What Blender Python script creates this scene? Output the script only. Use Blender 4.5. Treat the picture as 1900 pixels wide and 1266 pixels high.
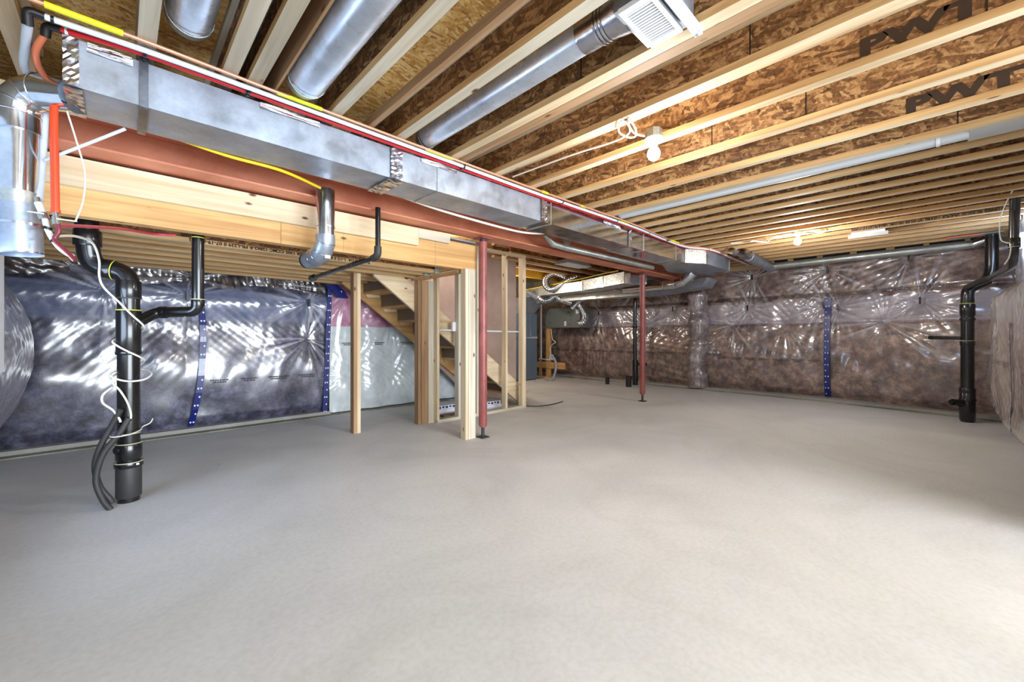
import bpy, bmesh, math, random
import numpy as np
from mathutils import Vector, Matrix
random.seed(7); rng = np.random.default_rng(7)
scene = bpy.context.scene
for o in list(bpy.data.objects): bpy.data.objects.remove(o)
COL = scene.collection
PI = math.pi

# ------------------------------------------------------------------ camera
# world: +X runs along the steel beam, +Y along the floor joists, Z up (metres)
cam_d = bpy.data.cameras.new('camera'); cam = bpy.data.objects.new('camera', cam_d); COL.objects.link(cam)
cam.location = (0, 0, 1.1)
YAW = math.radians(46.1)
cam.rotation_euler = (PI/2, 0, YAW - PI/2)
cam_d.sensor_width = 36; cam_d.lens = 36*757/1900; cam_d.shift_y = -11/1900
cam_d.clip_start = .05; cam_d.clip_end = 100
scene.camera = cam

# ------------------------------------------------------------------ world, lights, exposure
w = bpy.data.worlds.new('world'); scene.world = w; w.use_nodes = True
bg = w.node_tree.nodes['Background']; bg.inputs[0].default_value = (.86, .93, 1, 1); bg.inputs[1].default_value = 2.7
scene.view_settings.view_transform = 'Standard'; scene.view_settings.look = 'None'
scene.view_settings.gamma = 1; scene.view_settings.use_curve_mapping = False
scene.view_settings.exposure = 0.24

def light(name, kind, loc, energy, color=(1, 1, 1), size=None, rot=None, sizey=None, radius=None):
    d = bpy.data.lights.new(name, kind); d.energy = energy; d.color = color
    if kind == 'AREA':
        d.shape = 'RECTANGLE'; d.size = size; d.size_y = sizey or size
    if radius: d.shadow_soft_size = radius
    o = bpy.data.objects.new(name, d); COL.objects.link(o); o.location = loc
    if rot: o.rotation_euler = rot
    return o
# daylight through the basement windows: one in the end wall, one in the side wall far end
light('window_daylight', 'AREA', (-.44, 3.1, 1.22), 12, (.60, .76, 1), .5, (0, -PI/2, 0), .8)
light('window_daylight_far', 'AREA', (7.0, -.56, 2.12), 26, (.50, .70, 1), .3, (-PI/2, 0, 0), .25)
light('fill_behind_camera', 'AREA', (1.6, -4.4, 1.25), 520, (.84, .92, 1), 5.0, (PI/2, 0, 0), 2.2)  # unseen area light added behind the camera to even out the room
# unseen mechanical corner bulb, and an unseen fill added to brighten the stair hall
light('bulb_mechanical', 'POINT', (5.75, 6.3, 2.15), 45, (1, .93, .82), radius=.05)
light('fill_stair_hall', 'POINT', (3.6, 5.0, 2.5), 14, (1, .95, .88), radius=.08)

# ------------------------------------------------------------------ materials
def S(c, a=1):
    return tuple(((x/12.92) if x <= .04045 else ((x+.055)/1.055)**2.4) for x in c) + (a,)
def newmat(name):
    m = bpy.data.materials.new(name); m.use_nodes = True
    nt = m.node_tree; b = nt.nodes['Principled BSDF']
    return m, nt, b
def plain(name, col, rough=.5, metal=0, coat=0, emit=None, es=0, spec=.5):
    m, nt, b = newmat(name)
    b.inputs['Base Color'].default_value = S(col); b.inputs['Roughness'].default_value = rough
    b.inputs['Metallic'].default_value = metal; b.inputs['Coat Weight'].default_value = coat
    b.inputs['Specular IOR Level'].default_value = spec
    if emit: b.inputs['Emission Color'].default_value = S(emit); b.inputs['Emission Strength'].default_value = es
    return m
def coords(nt, scale=(1, 1, 1), rot=(0, 0, 0), rnd=True):
    tc = nt.nodes.new('ShaderNodeTexCoord'); src = tc.outputs['Object']
    if rnd:
        oi = nt.nodes.new('ShaderNodeObjectInfo'); mu = nt.nodes.new('ShaderNodeMath'); mu.operation = 'MULTIPLY'; mu.inputs[1].default_value = 37.
        nt.links.new(oi.outputs['Random'], mu.inputs[0])
        va = nt.nodes.new('ShaderNodeVectorMath'); va.operation = 'ADD'
        nt.links.new(src, va.inputs[0]); nt.links.new(mu.outputs[0], va.inputs[1]); src = va.outputs[0]
    mp = nt.nodes.new('ShaderNodeMapping'); mp.inputs['Scale'].default_value = scale; mp.inputs['Rotation'].default_value = rot
    nt.links.new(src, mp.inputs[0]); return mp.outputs[0]
def ramp(nt, fac, stops, interp='LINEAR'):
    r = nt.nodes.new('ShaderNodeValToRGB'); r.color_ramp.interpolation = interp
    e = r.color_ramp.elements
    while len(e) < len(stops): e.new(.5)
    for el, (p, c) in zip(e, stops): el.position = p; el.color = S(c) if len(c) == 3 else c
    nt.links.new(fac, r.inputs[0]); return r.outputs[0]
def noise(nt, vec, scale, detail=4, rough=.55, dist=0):
    n = nt.nodes.new('ShaderNodeTexNoise'); n.inputs['Scale'].default_value = scale; n.inputs['Detail'].default_value = detail
    n.inputs['Roughness'].default_value = rough; n.inputs['Distortion'].default_value = dist
    nt.links.new(vec, n.inputs['Vector']); return n.outputs['Fac']
def mix(nt, a, b, fac, mode='MIX'):
    m = nt.nodes.new('ShaderNodeMix'); m.data_type = 'RGBA'; m.blend_type = mode
    for sock, v in ((m.inputs[0], fac), (m.inputs[6], a), (m.inputs[7], b)):
        if isinstance(v, (int, float, tuple)): sock.default_value = v
        else: nt.links.new(v, sock)
    return m.outputs[2]
def bump(nt, b, h, strength=.3, dist=.01):
    n = nt.nodes.new('ShaderNodeBump'); n.inputs['Strength'].default_value = strength; n.inputs['Distance'].default_value = dist
    nt.links.new(h, n.inputs['Height']); nt.links.new(n.outputs[0], b.inputs['Normal'])
def maprange(nt, v, a, b, c, d):
    n = nt.nodes.new('ShaderNodeMapRange')
    for i, x in enumerate((a, b, c, d)): n.inputs[i+1].default_value = x
    nt.links.new(v, n.inputs[0]); return n.outputs[0]

def lumber(name, axis, light_c, dark_c, knot=True, rough=.65):
    """sawn softwood, grain along axis"""
    m, nt, b = newmat(name)
    sc = [22, 22, 22]; sc['XYZ'.index(axis)] = .9
    v = coords(nt, tuple(sc)); g = noise(nt, v, 1.0, 5, .6, .6)
    sc2 = [3, 3, 3]; sc2['XYZ'.index(axis)] = .7
    v2 = coords(nt, tuple(sc2)); t = noise(nt, v2, 1.0, 2)
    c = ramp(nt, g, [(.3, dark_c), (.62, light_c)])
    tone = ramp(nt, t, [(.3, (.80, .78, .74)), (.7, (1, 1, 1))])
    c = mix(nt, c, tone, .8, 'MULTIPLY')
    if knot:
        sc3 = [9, 9, 9]; sc3['XYZ'.index(axis)] = 4.
        v3 = coords(nt, tuple(sc3)); vo = nt.nodes.new('ShaderNodeTexVoronoi'); vo.inputs['Scale'].default_value = 1
        nt.links.new(v3, vo.inputs['Vector'])
        k = ramp(nt, vo.outputs['Distance'], [(.06, (1, 1, 1)), (.13, (0, 0, 0))])
        c = mix(nt, c, S((.38, .22, .12)), k)
    nt.links.new(c, b.inputs['Base Color']); b.inputs['Roughness'].default_value = rough
    bump(nt, b, g, .25, .004)
    return m

def osb(name, plane, lo, mid, hi, scale=1.):
    """oriented strand board: three overlaid sets of flat flakes in the given plane"""
    m, nt, b = newmat(name)
    cols = []; hs = []
    ax = 'XYZ'.index({'XY': 'Z', 'YZ': 'X', 'XZ': 'Y'}[plane])
    base = coords(nt)
    for i, ang in enumerate((.15, 1.2, -.9)):
        wv = nt.nodes.new('ShaderNodeTexNoise'); wv.inputs['Scale'].default_value = 3.; nt.links.new(base, wv.inputs['Vector'])
        wadd = nt.nodes.new('ShaderNodeVectorMath'); wadd.operation = 'MULTIPLY_ADD'; wadd.inputs[1].default_value = (.10, .10, .10)
        nt.links.new(wv.outputs['Color'], wadd.inputs[0]); nt.links.new(base, wadd.inputs[2])
        mp = nt.nodes.new('ShaderNodeMapping'); mp.vector_type = 'TEXTURE'
        r = [0, 0, 0]; r[ax] = ang; mp.inputs['Rotation'].default_value = r
        s = [.022*scale]*3
        long = {'XY': 0, 'YZ': 1, 'XZ': 0}[plane]; s[long] = .085*scale; s[ax] = 1.0
        mp.inputs['Scale'].default_value = s; mp.inputs['Location'].default_value = (i*1.3, i*.7, i*2.1)
        nt.links.new(wadd.outputs[0], mp.inputs[0])
        vo = nt.nodes.new('ShaderNodeTexVoronoi'); vo.inputs['Scale'].default_value = 1; vo.inputs['Randomness'].default_value = 1
        nt.links.new(mp.outputs[0], vo.inputs['Vector'])
        sp = nt.nodes.new('ShaderNodeSeparateColor'); nt.links.new(vo.outputs['Color'], sp.inputs[0])
        cols.append(sp); hs.append(vo.outputs['Distance'])
    h = nt.nodes.new('ShaderNodeMix'); nt.links.new(cols[0].outputs[1], h.inputs[0]) ; nt.links.new(cols[1].outputs[0], h.inputs[2]); nt.links.new(cols[2].outputs[0], h.inputs[3])
    gt = nt.nodes.new('ShaderNodeMath'); gt.operation = 'GREATER_THAN'; gt.inputs[1].default_value = .5; nt.links.new(cols[0].outputs[2], gt.inputs[0])
    h2 = nt.nodes.new('ShaderNodeMix'); nt.links.new(gt.outputs[0], h2.inputs[0]); nt.links.new(cols[0].outputs[0], h2.inputs[2]); nt.links.new(h.outputs[0], h2.inputs[3])
    val = h2.outputs[0]
    fine = noise(nt, base, 60, 4, .7)
    ad = nt.nodes.new('ShaderNodeMath'); ad.operation = 'MULTIPLY_ADD'; ad.inputs[1].default_value = .65; nt.links.new(val, ad.inputs[0])
    fm = maprange(nt, fine, .3, .7, 0, .35); nt.links.new(fm, ad.inputs[2])
    c = ramp(nt, ad.outputs[0], [(.08, lo), (.5, mid), (.92, hi)])
    big = noise(nt, base, 1.6, 2); c = mix(nt, c, ramp(nt, big, [(.3, (.72, .66, .6)), (.7, (1, 1, 1))]), .8, 'MULTIPLY')
    nt.links.new(c, b.inputs['Base Color']); b.inputs['Roughness'].default_value = .55
    bump(nt, b, ad.outputs[0], .55, .006)
    return m

def metal(name, col, rough=.3, spangle=.0, metallic=1., streak=None):
    m, nt, b = newmat(name)
    v = coords(nt)
    n = noise(nt, v, 5, 3, .6)
    c = ramp(nt, n, [(.3, tuple(x*.84 for x in col)), (.7, col)])
    if spangle:
        vo = nt.nodes.new('ShaderNodeTexVoronoi'); vo.inputs['Scale'].default_value = 70; nt.links.new(v, vo.inputs['Vector'])
        bw = nt.nodes.new('ShaderNodeRGBToBW'); nt.links.new(vo.outputs['Color'], bw.inputs[0])
        c = mix(nt, c, ramp(nt, bw.outputs[0], [(.2, (.7, .7, .7)), (.8, (1, 1, 1))]), spangle, 'MULTIPLY')
    nt.links.new(c, b.inputs['Base Color']); b.inputs['Metallic'].default_value = metallic
    r = maprange(nt, noise(nt, v, 9, 3), .3, .7, rough*.75, rough*1.3); nt.links.new(r, b.inputs['Roughness'])
    return m

def film(name, lo, mid, hi, band=None, cr=.12):
    """fibrous batt under clear polyethylene: mottled fibre colour with a glossy coat"""
    m, nt, b = newmat(name)
    v = coords(nt, rnd=False)
    n1 = noise(nt, v, 7, 9, .74, .12)
    c = ramp(nt, n1, [(.36, lo), (.5, mid), (.66, hi)])
    n2 = noise(nt, v, 1.3, 3)
    c = mix(nt, c, ramp(nt, n2, [(.35, (.72, .7, .72)), (.65, (1, 1, 1))]), .8, 'MULTIPLY')
    if band:   # second layer of film where two sheets overlap: milkier
        sp = nt.nodes.new('ShaderNodeSeparateXYZ'); nt.links.new(v, sp.inputs[0])
        a = maprange(nt, sp.outputs[2], band[0]-.012, band[0]+.012, 0, 1); d = maprange(nt, sp.outputs[2], band[1]-.012, band[1]+.012, 1, 0)
        mu = nt.nodes.new('ShaderNodeMath'); mu.operation = 'MULTIPLY'; nt.links.new(a, mu.inputs[0]); nt.links.new(d, mu.inputs[1])
        mu2 = nt.nodes.new('ShaderNodeMath'); mu2.operation = 'MULTIPLY'; mu2.inputs[1].default_value = .42; nt.links.new(mu.outputs[0], mu2.inputs[0])
        c = mix(nt, c, S(band[2]), mu2.outputs[0])
    at = nt.nodes.new('ShaderNodeAttribute'); at.attribute_name = 'crease_glare'
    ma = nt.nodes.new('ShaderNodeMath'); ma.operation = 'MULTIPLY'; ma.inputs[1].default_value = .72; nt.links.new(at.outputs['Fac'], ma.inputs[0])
    c = mix(nt, c, S((.84, .84, .88)), ma.outputs[0])  # whitish highlight streaks painted into the film colour along its creases
    nt.links.new(c, b.inputs['Base Color']); b.inputs['Roughness'].default_value = .42; b.inputs['Specular IOR Level'].default_value = .7
    b.inputs['Coat Weight'].default_value = 1; b.inputs['Coat Roughness'].default_value = cr; b.inputs['Coat IOR'].default_value = 1.8
    bump(nt, b, noise(nt, v, 22, 5, .65, .8), .25, .012)
    return m

M = {}
for ax in 'XYZ':
    M['pine'+ax] = lumber('pine_'+ax, ax, (.92, .85, .73), (.82, .71, .55))
    M['gold'+ax] = lumber('spruce_gold_'+ax, ax, (.88, .71, .47), (.77, .57, .34))
    M['brown'+ax] = lumber('dull_brown_pine_'+ax, ax, (.72, .58, .43), (.56, .42, .29))
    M['grey'+ax] = lumber('weathered_pine_'+ax, ax, (.86, .83, .76), (.74, .70, .62))
for ax in 'XY': M['side_shade'+ax] = lumber('shaded_flange_side_'+ax, ax, (.88, .72, .50), (.72, .55, .35), False)
M['osb_web'] = osb('osb_web', 'YZ', (.24, .15, .08), (.57, .40, .24), (.85, .69, .48), .8)
M['osb_webx'] = osb('osb_web_long', 'XZ', (.26, .14, .06), (.60, .38, .18), (.86, .63, .36))
M['osb_deck'] = osb('osb_deck', 'XY', (.62, .40, .18), (.93, .74, .42), (1, .93, .70), .8)
M['galv'] = metal('galvanised', (.70, .74, .80), .42, .15, .75)
M['galv_shiny'] = metal('galvanised_bright', (.88, .90, .93), .16, .12)
M['galv_dull'] = metal('galvanised_dull', (.78, .80, .78), .42, .3, .8)
M['spangle'] = metal('galvanised_spangled', (.86, .87, .85), .36, .9, .7)
M['galv_bay'] = metal('bay_duct_metal', (.88, .92, .98), .30, .1, .65)
M['foil'] = metal('foil_tape', (.80, .80, .84), .24)
M['strap'] = metal('dark_strap', (.50, .52, .56), .35, .3)
_m, _nt, _b = M['foil'], M['foil'].node_tree, M['foil'].node_tree.nodes['Principled BSDF']
bump(_nt, _b, noise(_nt, coords(_nt), 24, 3, .5, 1), .22, .005)
M['white_metal'] = plain('white_enamel', (.88, .89, .91), .35)
M['grey_white'] = plain('grey_white_metal', (.76, .78, .80), .4)
M['abs'] = plain('black_abs', (.09, .09, .095), .22, coat=.3)
M['abs_dusty'] = plain('dusty_black_abs', (.20, .20, .20), .55)
M['glue'] = plain('yellow_cement', (.78, .80, .30), .5)
M['glue_clear'] = plain('pale_cement', (.70, .70, .60), .4)
M['red_pex'] = plain('red_pipe', (.80, .10, .16), .3)
M['orange_pex'] = plain('orange_red_pipe', (.90, .30, .16), .3)
M['copper_pipe'] = plain('copper_toned_pipe', (.80, .45, .32), .3, .3)
M['white_pex'] = plain('white_pipe', (.84, .88, .93), .35)
M['gas_pipe'] = plain('pinkish_copper_line', (.84, .60, .48), .35, .4)
M['yellow'] = plain('yellow_sleeve', (.86, .86, .10), .4)
M['yellow_cable'] = plain('yellow_cable', (.93, .82, .12), .45)
M['wire'] = plain('off_white_cable', (.86, .85, .80), .45)
M['black'] = plain('black_plastic', (.05, .05, .06), .4)
M['dark'] = plain('dark_void', (.06, .06, .06), .9)
M['ink'] = plain('black_ink', (.07, .05, .04), .7)
M['ink_soft'] = plain('faded_black_ink', (.22, .15, .10), .7)
M['ink_grey'] = plain('grey_ink', (.12, .11, .12), .6)
M['brass'] = plain('brass_fitting', (.70, .70, .68), .25, .9)
M['tape'] = plain('navy_tape', (.07, .13, .45), .28, coat=.4)
M['tape_dot'] = plain('white_tape_print', (.86, .89, .96), .4)
M['porcelain'] = plain('white_porcelain', (.92, .91, .89), .25)
M['bulb'] = plain('lit_bulb', (1, 1, 1), .3, emit=(1, .98, .95), es=26)
M['furnace'] = plain('slate_blue_enamel', (.40, .46, .52), .35, .3)
M['hrv'] = plain('grey_green_cabinet', (.46, .49, .47), .4, .3)
M['label'] = plain('pale_label', (.86, .86, .83), .5)
M['white_trim'] = plain('white_vinyl', (.90, .91, .92), .4)
M['paper'] = plain('printed_white_wrap', (.85, .86, .92), .4)
M['orange'] = plain('orange_paint', (.93, .35, .12), .5)

def mk_conc(name, a, bcol, c2):
    m, nt, b = newmat(name); v = coords(nt, rnd=False)
    n = noise(nt, v, 1.1, 6, .62, .5); c = ramp(nt, n, [(.3, a), (.5, bcol), (.7, c2)])
    n2 = noise(nt, v, 40, 3, .6); c = mix(nt, c, ramp(nt, n2, [(.35, (.965, .965, .96)), (.6, (1, 1, 1))]), 1., 'MULTIPLY')
    # trowel swirls and a few faint dark stains
    n3 = noise(nt, v, .55, 3, .5, 2.); c = mix(nt, c, ramp(nt, n3, [(.42, (1, 1, 1)), (.5, (.978, .976, .972)), (.58, (1, 1, 1))]), 1., 'MULTIPLY')
    vo = nt.nodes.new('ShaderNodeTexVoronoi'); vo.inputs['Scale'].default_value = 2.2; nt.links.new(v, vo.inputs['Vector'])
    k = ramp(nt, vo.outputs['Distance'], [(.012, (1, 1, 1)), (.026, (0, 0, 0))]); c = mix(nt, c, S((.42, .38, .34)), k)
    nt.links.new(c, b.inputs['Base Color']); r = maprange(nt, n, .3, .7, .5, .72); nt.links.new(r, b.inputs['Roughness'])
    bump(nt, b, noise(nt, v, 12, 8, .6), .12, .01); return m
M['floor'] = mk_conc('concrete_floor', (.78, .79, .80), (.81, .82, .825), (.835, .84, .845))
M['conc'] = mk_conc('concrete_wall', (.55, .55, .53), (.62, .62, .6), (.68, .68, .66))
M['dirt'] = mk_conc('dirty_joint', (.30, .29, .25), (.52, .51, .46), (.74, .74, .70))

def primer(name):
    m, nt, b = newmat(name); v = coords(nt)
    n = noise(nt, v, 2.2, 5, .6, .6); c = ramp(nt, n, [(.3, (.72, .40, .29)), (.7, (.88, .58, .45))])
    sp = noise(nt, v, 90, 3, .8); k = ramp(nt, sp, [(.68, (0, 0, 0)), (.74, (1, 1, 1))]); c = mix(nt, c, S((.85, .66, .56)), k)
    nt.links.new(c, b.inputs['Base Color']); b.inputs['Roughness'].default_value = .5; bump(nt, b, n, .1); return m
M['primer'] = primer('red_oxide_primer')
def redpost(name):
    m, nt, b = newmat(name); v = coords(nt)
    n = noise(nt, v, 5, 5, .6); c = ramp(nt, n, [(.3, (.48, .24, .23)), (.7, (.63, .35, .33))])
    k = ramp(nt, noise(nt, v, 24, 4, .7), [(.70, (0, 0, 0)), (.74, (1, 1, 1))]); c = mix(nt, c, S((.86, .78, .74)), k)
    nt.links.new(c, b.inputs['Base Color']); b.inputs['Roughness'].default_value = .38; return m
M['post'] = redpost('red_post_paint')
def dry(name):
    m, nt, b = newmat(name); v = coords(nt, rnd=False)
    c = ramp(nt, noise(nt, v, 2, 4), [(.3, (.66, .56, .51)), (.7, (.74, .65, .60))])
    k = ramp(nt, noise(nt, v, 9, 5, .7, 1), [(.66, (0, 0, 0)), (.72, (1, 1, 1))]); c = mix(nt, c, S((.84, .81, .80)), k)
    nt.links.new(c, b.inputs['Base Color']); b.inputs['Roughness'].default_value = .8; return m
M['drywall'] = dry('drywall_paper')
M['board'] = plain('grey_brown_hardboard', (.48, .41, .34), .7)
M['film_back'] = film('brown_batt_under_film', (.34, .27, .26), (.54, .45, .42), (.78, .67, .60), (1.30, 1.70, (.76, .76, .84)), .16)
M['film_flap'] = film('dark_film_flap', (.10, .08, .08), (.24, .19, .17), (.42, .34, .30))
M['film_left'] = film('cool_lit_batt_under_film', (.15, .16, .20), (.33, .34, .43), (.54, .54, .64), (1.27, 1.63, (.50, .56, .70)), .17)  # bluish cast of the window daylight is painted into this batt colour
M['film_end'] = film('grey_film_bulge', (.50, .50, .53), (.62, .62, .66), (.76, .76, .80))
M['film_right'] = film('pale_film_bulge', (.62, .58, .55), (.74, .70, .67), (.86, .83, .81))
M['film_col'] = film('wrapped_pipe_film', (.42, .38, .38), (.60, .55, .56), (.80, .77, .80))
def whitebatt(name):
    m, nt, b = newmat(name); v = coords(nt, rnd=False)
    sp = nt.nodes.new('ShaderNodeSeparateXYZ'); nt.links.new(v, sp.inputs[0])
    n = noise(nt, v, 6, 5, .6, .5)
    pink = ramp(nt, n, [(.3, (.62, .36, .46)), (.6, (.82, .62, .72)), (.75, (.90, .84, .88))])
    wht = ramp(nt, n, [(.3, (.74, .78, .80)), (.7, (.88, .91, .91))])
    ad = nt.nodes.new('ShaderNodeMath'); ad.operation = 'MULTIPLY_ADD'; ad.inputs[1].default_value = .06; nt.links.new(n, ad.inputs[0]); nt.links.new(sp.outputs[2], ad.inputs[2])
    k = maprange(nt, ad.outputs[0], 1.24, 1.26, 0, 1)
    c = mix(nt, wht, pink, k); nt.links.new(c, b.inputs['Base Color']); b.inputs['Roughness'].default_value = .4
    b.inputs['Coat Weight'].default_value = .9; b.inputs['Coat Roughness'].default_value = .12; return m
M['white_batt'] = whitebatt('white_and_pink_batt_under_film')
m, nt, b = newmat('window_glass'); b.inputs['Base Color'].default_value = S((.80, .88, .95)); b.inputs['Roughness'].default_value = .08
b.inputs['Emission Color'].default_value = S((.72, .82, .95)); b.inputs['Emission Strength'].default_value = .6; M['glass'] = m

# ------------------------------------------------------------------ mesh helpers
class MB:
    def __init__(s): s.v = []; s.f = []; s.sm = []
    def add(s, vs, fs, smooth=False):
        n = len(s.v); s.v += [tuple(x) for x in vs]; s.f += [tuple(i+n for i in f) for f in fs]; s.sm += [smooth]*len(fs); return s
    def box(s, x0, x1, y0, y1, z0, z1):
        v = [(x, y, z) for z in (z0, z1) for y in (y0, y1) for x in (x0, x1)]
        return s.add(v, [(0, 2, 3, 1), (4, 5, 7, 6), (0, 1, 5, 4), (1, 3, 7, 5), (3, 2, 6, 7), (2, 0, 4, 6)])
    def hexa(s, bot, top):      # two quads with the same winding
        return s.add(list(bot)+list(top), [(3, 2, 1, 0), (4, 5, 6, 7), (0, 1, 5, 4), (1, 2, 6, 5), (2, 3, 7, 6), (3, 0, 4, 7)])
    def prism(s, poly, z0, z1):
        n = len(poly); v = [(x, y, z0) for x, y in poly]+[(x, y, z1) for x, y in poly]
        return s.add(v, [tuple(range(n))[::-1], tuple(range(n, 2*n))]+[(i, (i+1) % n, n+(i+1) % n, n+i) for i in range(n)])
    def prism_y(s, poly, y0, y1):   # poly in x,z
        n = len(poly); v = [(x, y0, z) for x, z in poly]+[(x, y1, z) for x, z in poly]
        return s.add(v, [tuple(range(n)), tuple(range(n, 2*n))[::-1]]+[(i, n+i, n+(i+1) % n, (i+1) % n) for i in range(n)])
    def tube(s, pts, r, seg=16, caps=True, smooth=True, hollow=0):
        P = [Vector(p) for p in pts]; n = len(P); rs = r if isinstance(r, (list, tuple)) else [r]*n
        T = [(P[min(i+1, n-1)]-P[max(i-1, 0)]) for i in range(n)]
        T = [(t.normalized() if t.length > 1e-9 else Vector((0, 0, 1))) for t in T]
        up = Vector((0, 0, 1)) if abs(T[0].z) < .9 else Vector((1, 0, 0))
        a = T[0].cross(up).normalized(); vs = []
        for i in range(n):
            if i:
                q = T[i-1].rotation_difference(T[i]); a = q @ a
            a = (a - T[i]*a.dot(T[i])).normalized(); bb = T[i].cross(a)
            for k in range(seg):
                th = 2*PI*k/seg; vs.append(P[i]+(a*math.cos(th)+bb*math.sin(th))*rs[i])
        fs = [(i*seg+k, i*seg+(k+1) % seg, (i+1)*seg+(k+1) % seg, (i+1)*seg+k) for i in range(n-1) for k in range(seg)]
        s.add(vs, fs, smooth)
        if caps: s.add(vs[:seg], [tuple(range(seg))[::-1]]); s.add(vs[-seg:], [tuple(range(seg))])
        return s
    def cyl(s, p0, p1, r, seg=20): return s.tube([p0, p1], r, seg)
    def sphere(s, c, r, n=16, sz=1):
        vs = []; m = n//2
        for i in range(m+1):
            ph = PI*i/m
            for k in range(n): vs.append((c[0]+r*math.sin(ph)*math.cos(2*PI*k/n), c[1]+r*math.sin(ph)*math.sin(2*PI*k/n), c[2]+r*sz*math.cos(ph)))
        return s.add(vs, [(i*n+k, (i+1)*n+k, (i+1)*n+(k+1) % n, i*n+(k+1) % n) for i in range(m) for k in range(n)], True)
    def bounds(s):
        a = np.array(s.v); return a.min(0), a.max(0)
    def build(s, name, mat, parent=None, origin=None, label=None):
        if parent is not None: o0 = Vector(parent['_w'])
        elif origin is not None: o0 = Vector(origin)
        else:
            lo, hi = s.bounds(); o0 = Vector(((lo[0]+hi[0])/2, (lo[1]+hi[1])/2, lo[2]))
        me = bpy.data.meshes.new(name); me.from_pydata([tuple(Vector(v)-o0) for v in s.v], [], s.f)
        me.polygons.foreach_set('use_smooth', s.sm); me.update()
        me.materials.append(M[mat] if isinstance(mat, str) else mat)
        o = bpy.data.objects.new(name, me); COL.objects.link(o); o['_w'] = tuple(o0)
        if parent is not None: o.parent = parent
        else: o.location = o0
        if label: o['label'] = label
        return o
def tag(o, label, cat, group=None, kind=None):
    if label: o['label'] = label
    if cat: o['category'] = cat
    if group: o['group'] = group
    if kind: o['kind'] = kind
    return o
def thing(name, loc, label, cat, group=None):
    o = bpy.data.objects.new(name, None); COL.objects.link(o); o.location = loc; o['_w'] = tuple(loc); o.empty_display_size = .1
    return tag(o, label, cat, group)
def structure(name, mb, mat, parent=None, origin=(0, 0, 0)):
    o = mb.build(name, mat, parent, origin); o['kind'] = 'structure'; return o
def spline(pts, n=8):
    P = [Vector(p) for p in pts]; out = []
    for i in range(len(P)-1):
        p0 = P[max(i-1, 0)]; p1 = P[i]; p2 = P[i+1]; p3 = P[min(i+2, len(P)-1)]
        for k in range(n):
            t = k/n
            out.append(.5*((2*p1)+(-p0+p2)*t+(2*p0-5*p1+4*p2-p3)*t*t+(-p0+3*p1-3*p2+p3)*t**3))
    out.append(P[-1]); return out
def rounded(pts, rad, n=6):
    """polyline with circular-ish elbows"""
    P = [Vector(p) for p in pts]; out = [P[0]]
    for i in range(1, len(P)-1):
        a = (P[i-1]-P[i]); c = (P[i+1]-P[i]); ra = min(rad, a.length*.49, c.length*.49)
        A = P[i]+a.normalized()*ra; C = P[i]+c.normalized()*ra
        for k in range(n+1):
            t = k/n; out.append(A*(1-t)**2+P[i]*2*t*(1-t)+C*t*t)
    out.append(P[-1]); return out
def text_part(name, s, size, mat, parent, loc, rot, extrude=.0006, sx=1., off=0., width=None):
    cu = bpy.data.curves.new(name, 'FONT'); cu.body = s; cu.size = size; cu.extrude = extrude; cu.resolution_u = 2; cu.offset = off
    t = bpy.data.objects.new(name, cu); COL.objects.link(t)
    bpy.context.view_layer.update()
    me = bpy.data.meshes.new_from_object(t.evaluated_get(bpy.context.evaluated_depsgraph_get()))
    bpy.data.objects.remove(t); me.materials.clear(); me.materials.append(M[mat])
    o = bpy.data.objects.new(name, me); COL.objects.link(o)
    o.parent = parent; o.location = Vector(loc)-Vector(parent['_w']); o.rotation_euler = rot
    o['kind'] = 'stuff'
    if width: sx = width/max(v.co.x for v in me.vertices)
    o.scale = (sx, 1, 1)
    return o
    # o.scale = (sx, 1, 1)
    return o

# ------------------------------------------------------------------ room shell
XS = 5.30          # end of the stairwell wall
ZD = 2.64          # underside of the subfloor
structure('floor', MB().box(-1.0, 9.1, -4.6, 8.5, -.12, 0), 'floor')
structure('ceiling', MB().box(-1.0, 9.1, -4.6, 8.5, ZD, ZD+.03), 'osb_deck')
wb = structure('wall_back', MB().box(8.78, 9.0, -1.0, 8.5, 0, ZD), 'conc')
wl = structure('wall_left', MB().box(-1.0, XS, 5.98, 6.15, 0, ZD), 'conc')
structure('wall_mechanical_side', MB().box(XS+.12, 8.78, 8.2, 8.4, 0, ZD), 'conc')
structure('wall_mechanical_return', MB().box(XS, XS+.12, 5.52, 8.2, 0, ZD), 'drywall')
we = structure('wall_end', MB().box(-1.0, -.86, -4.6, 5.98, 0, ZD), 'conc')
wr = structure('wall_right', MB().box(3.6, 8.78, -1.0, -.80, 0, ZD), 'conc')

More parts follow.
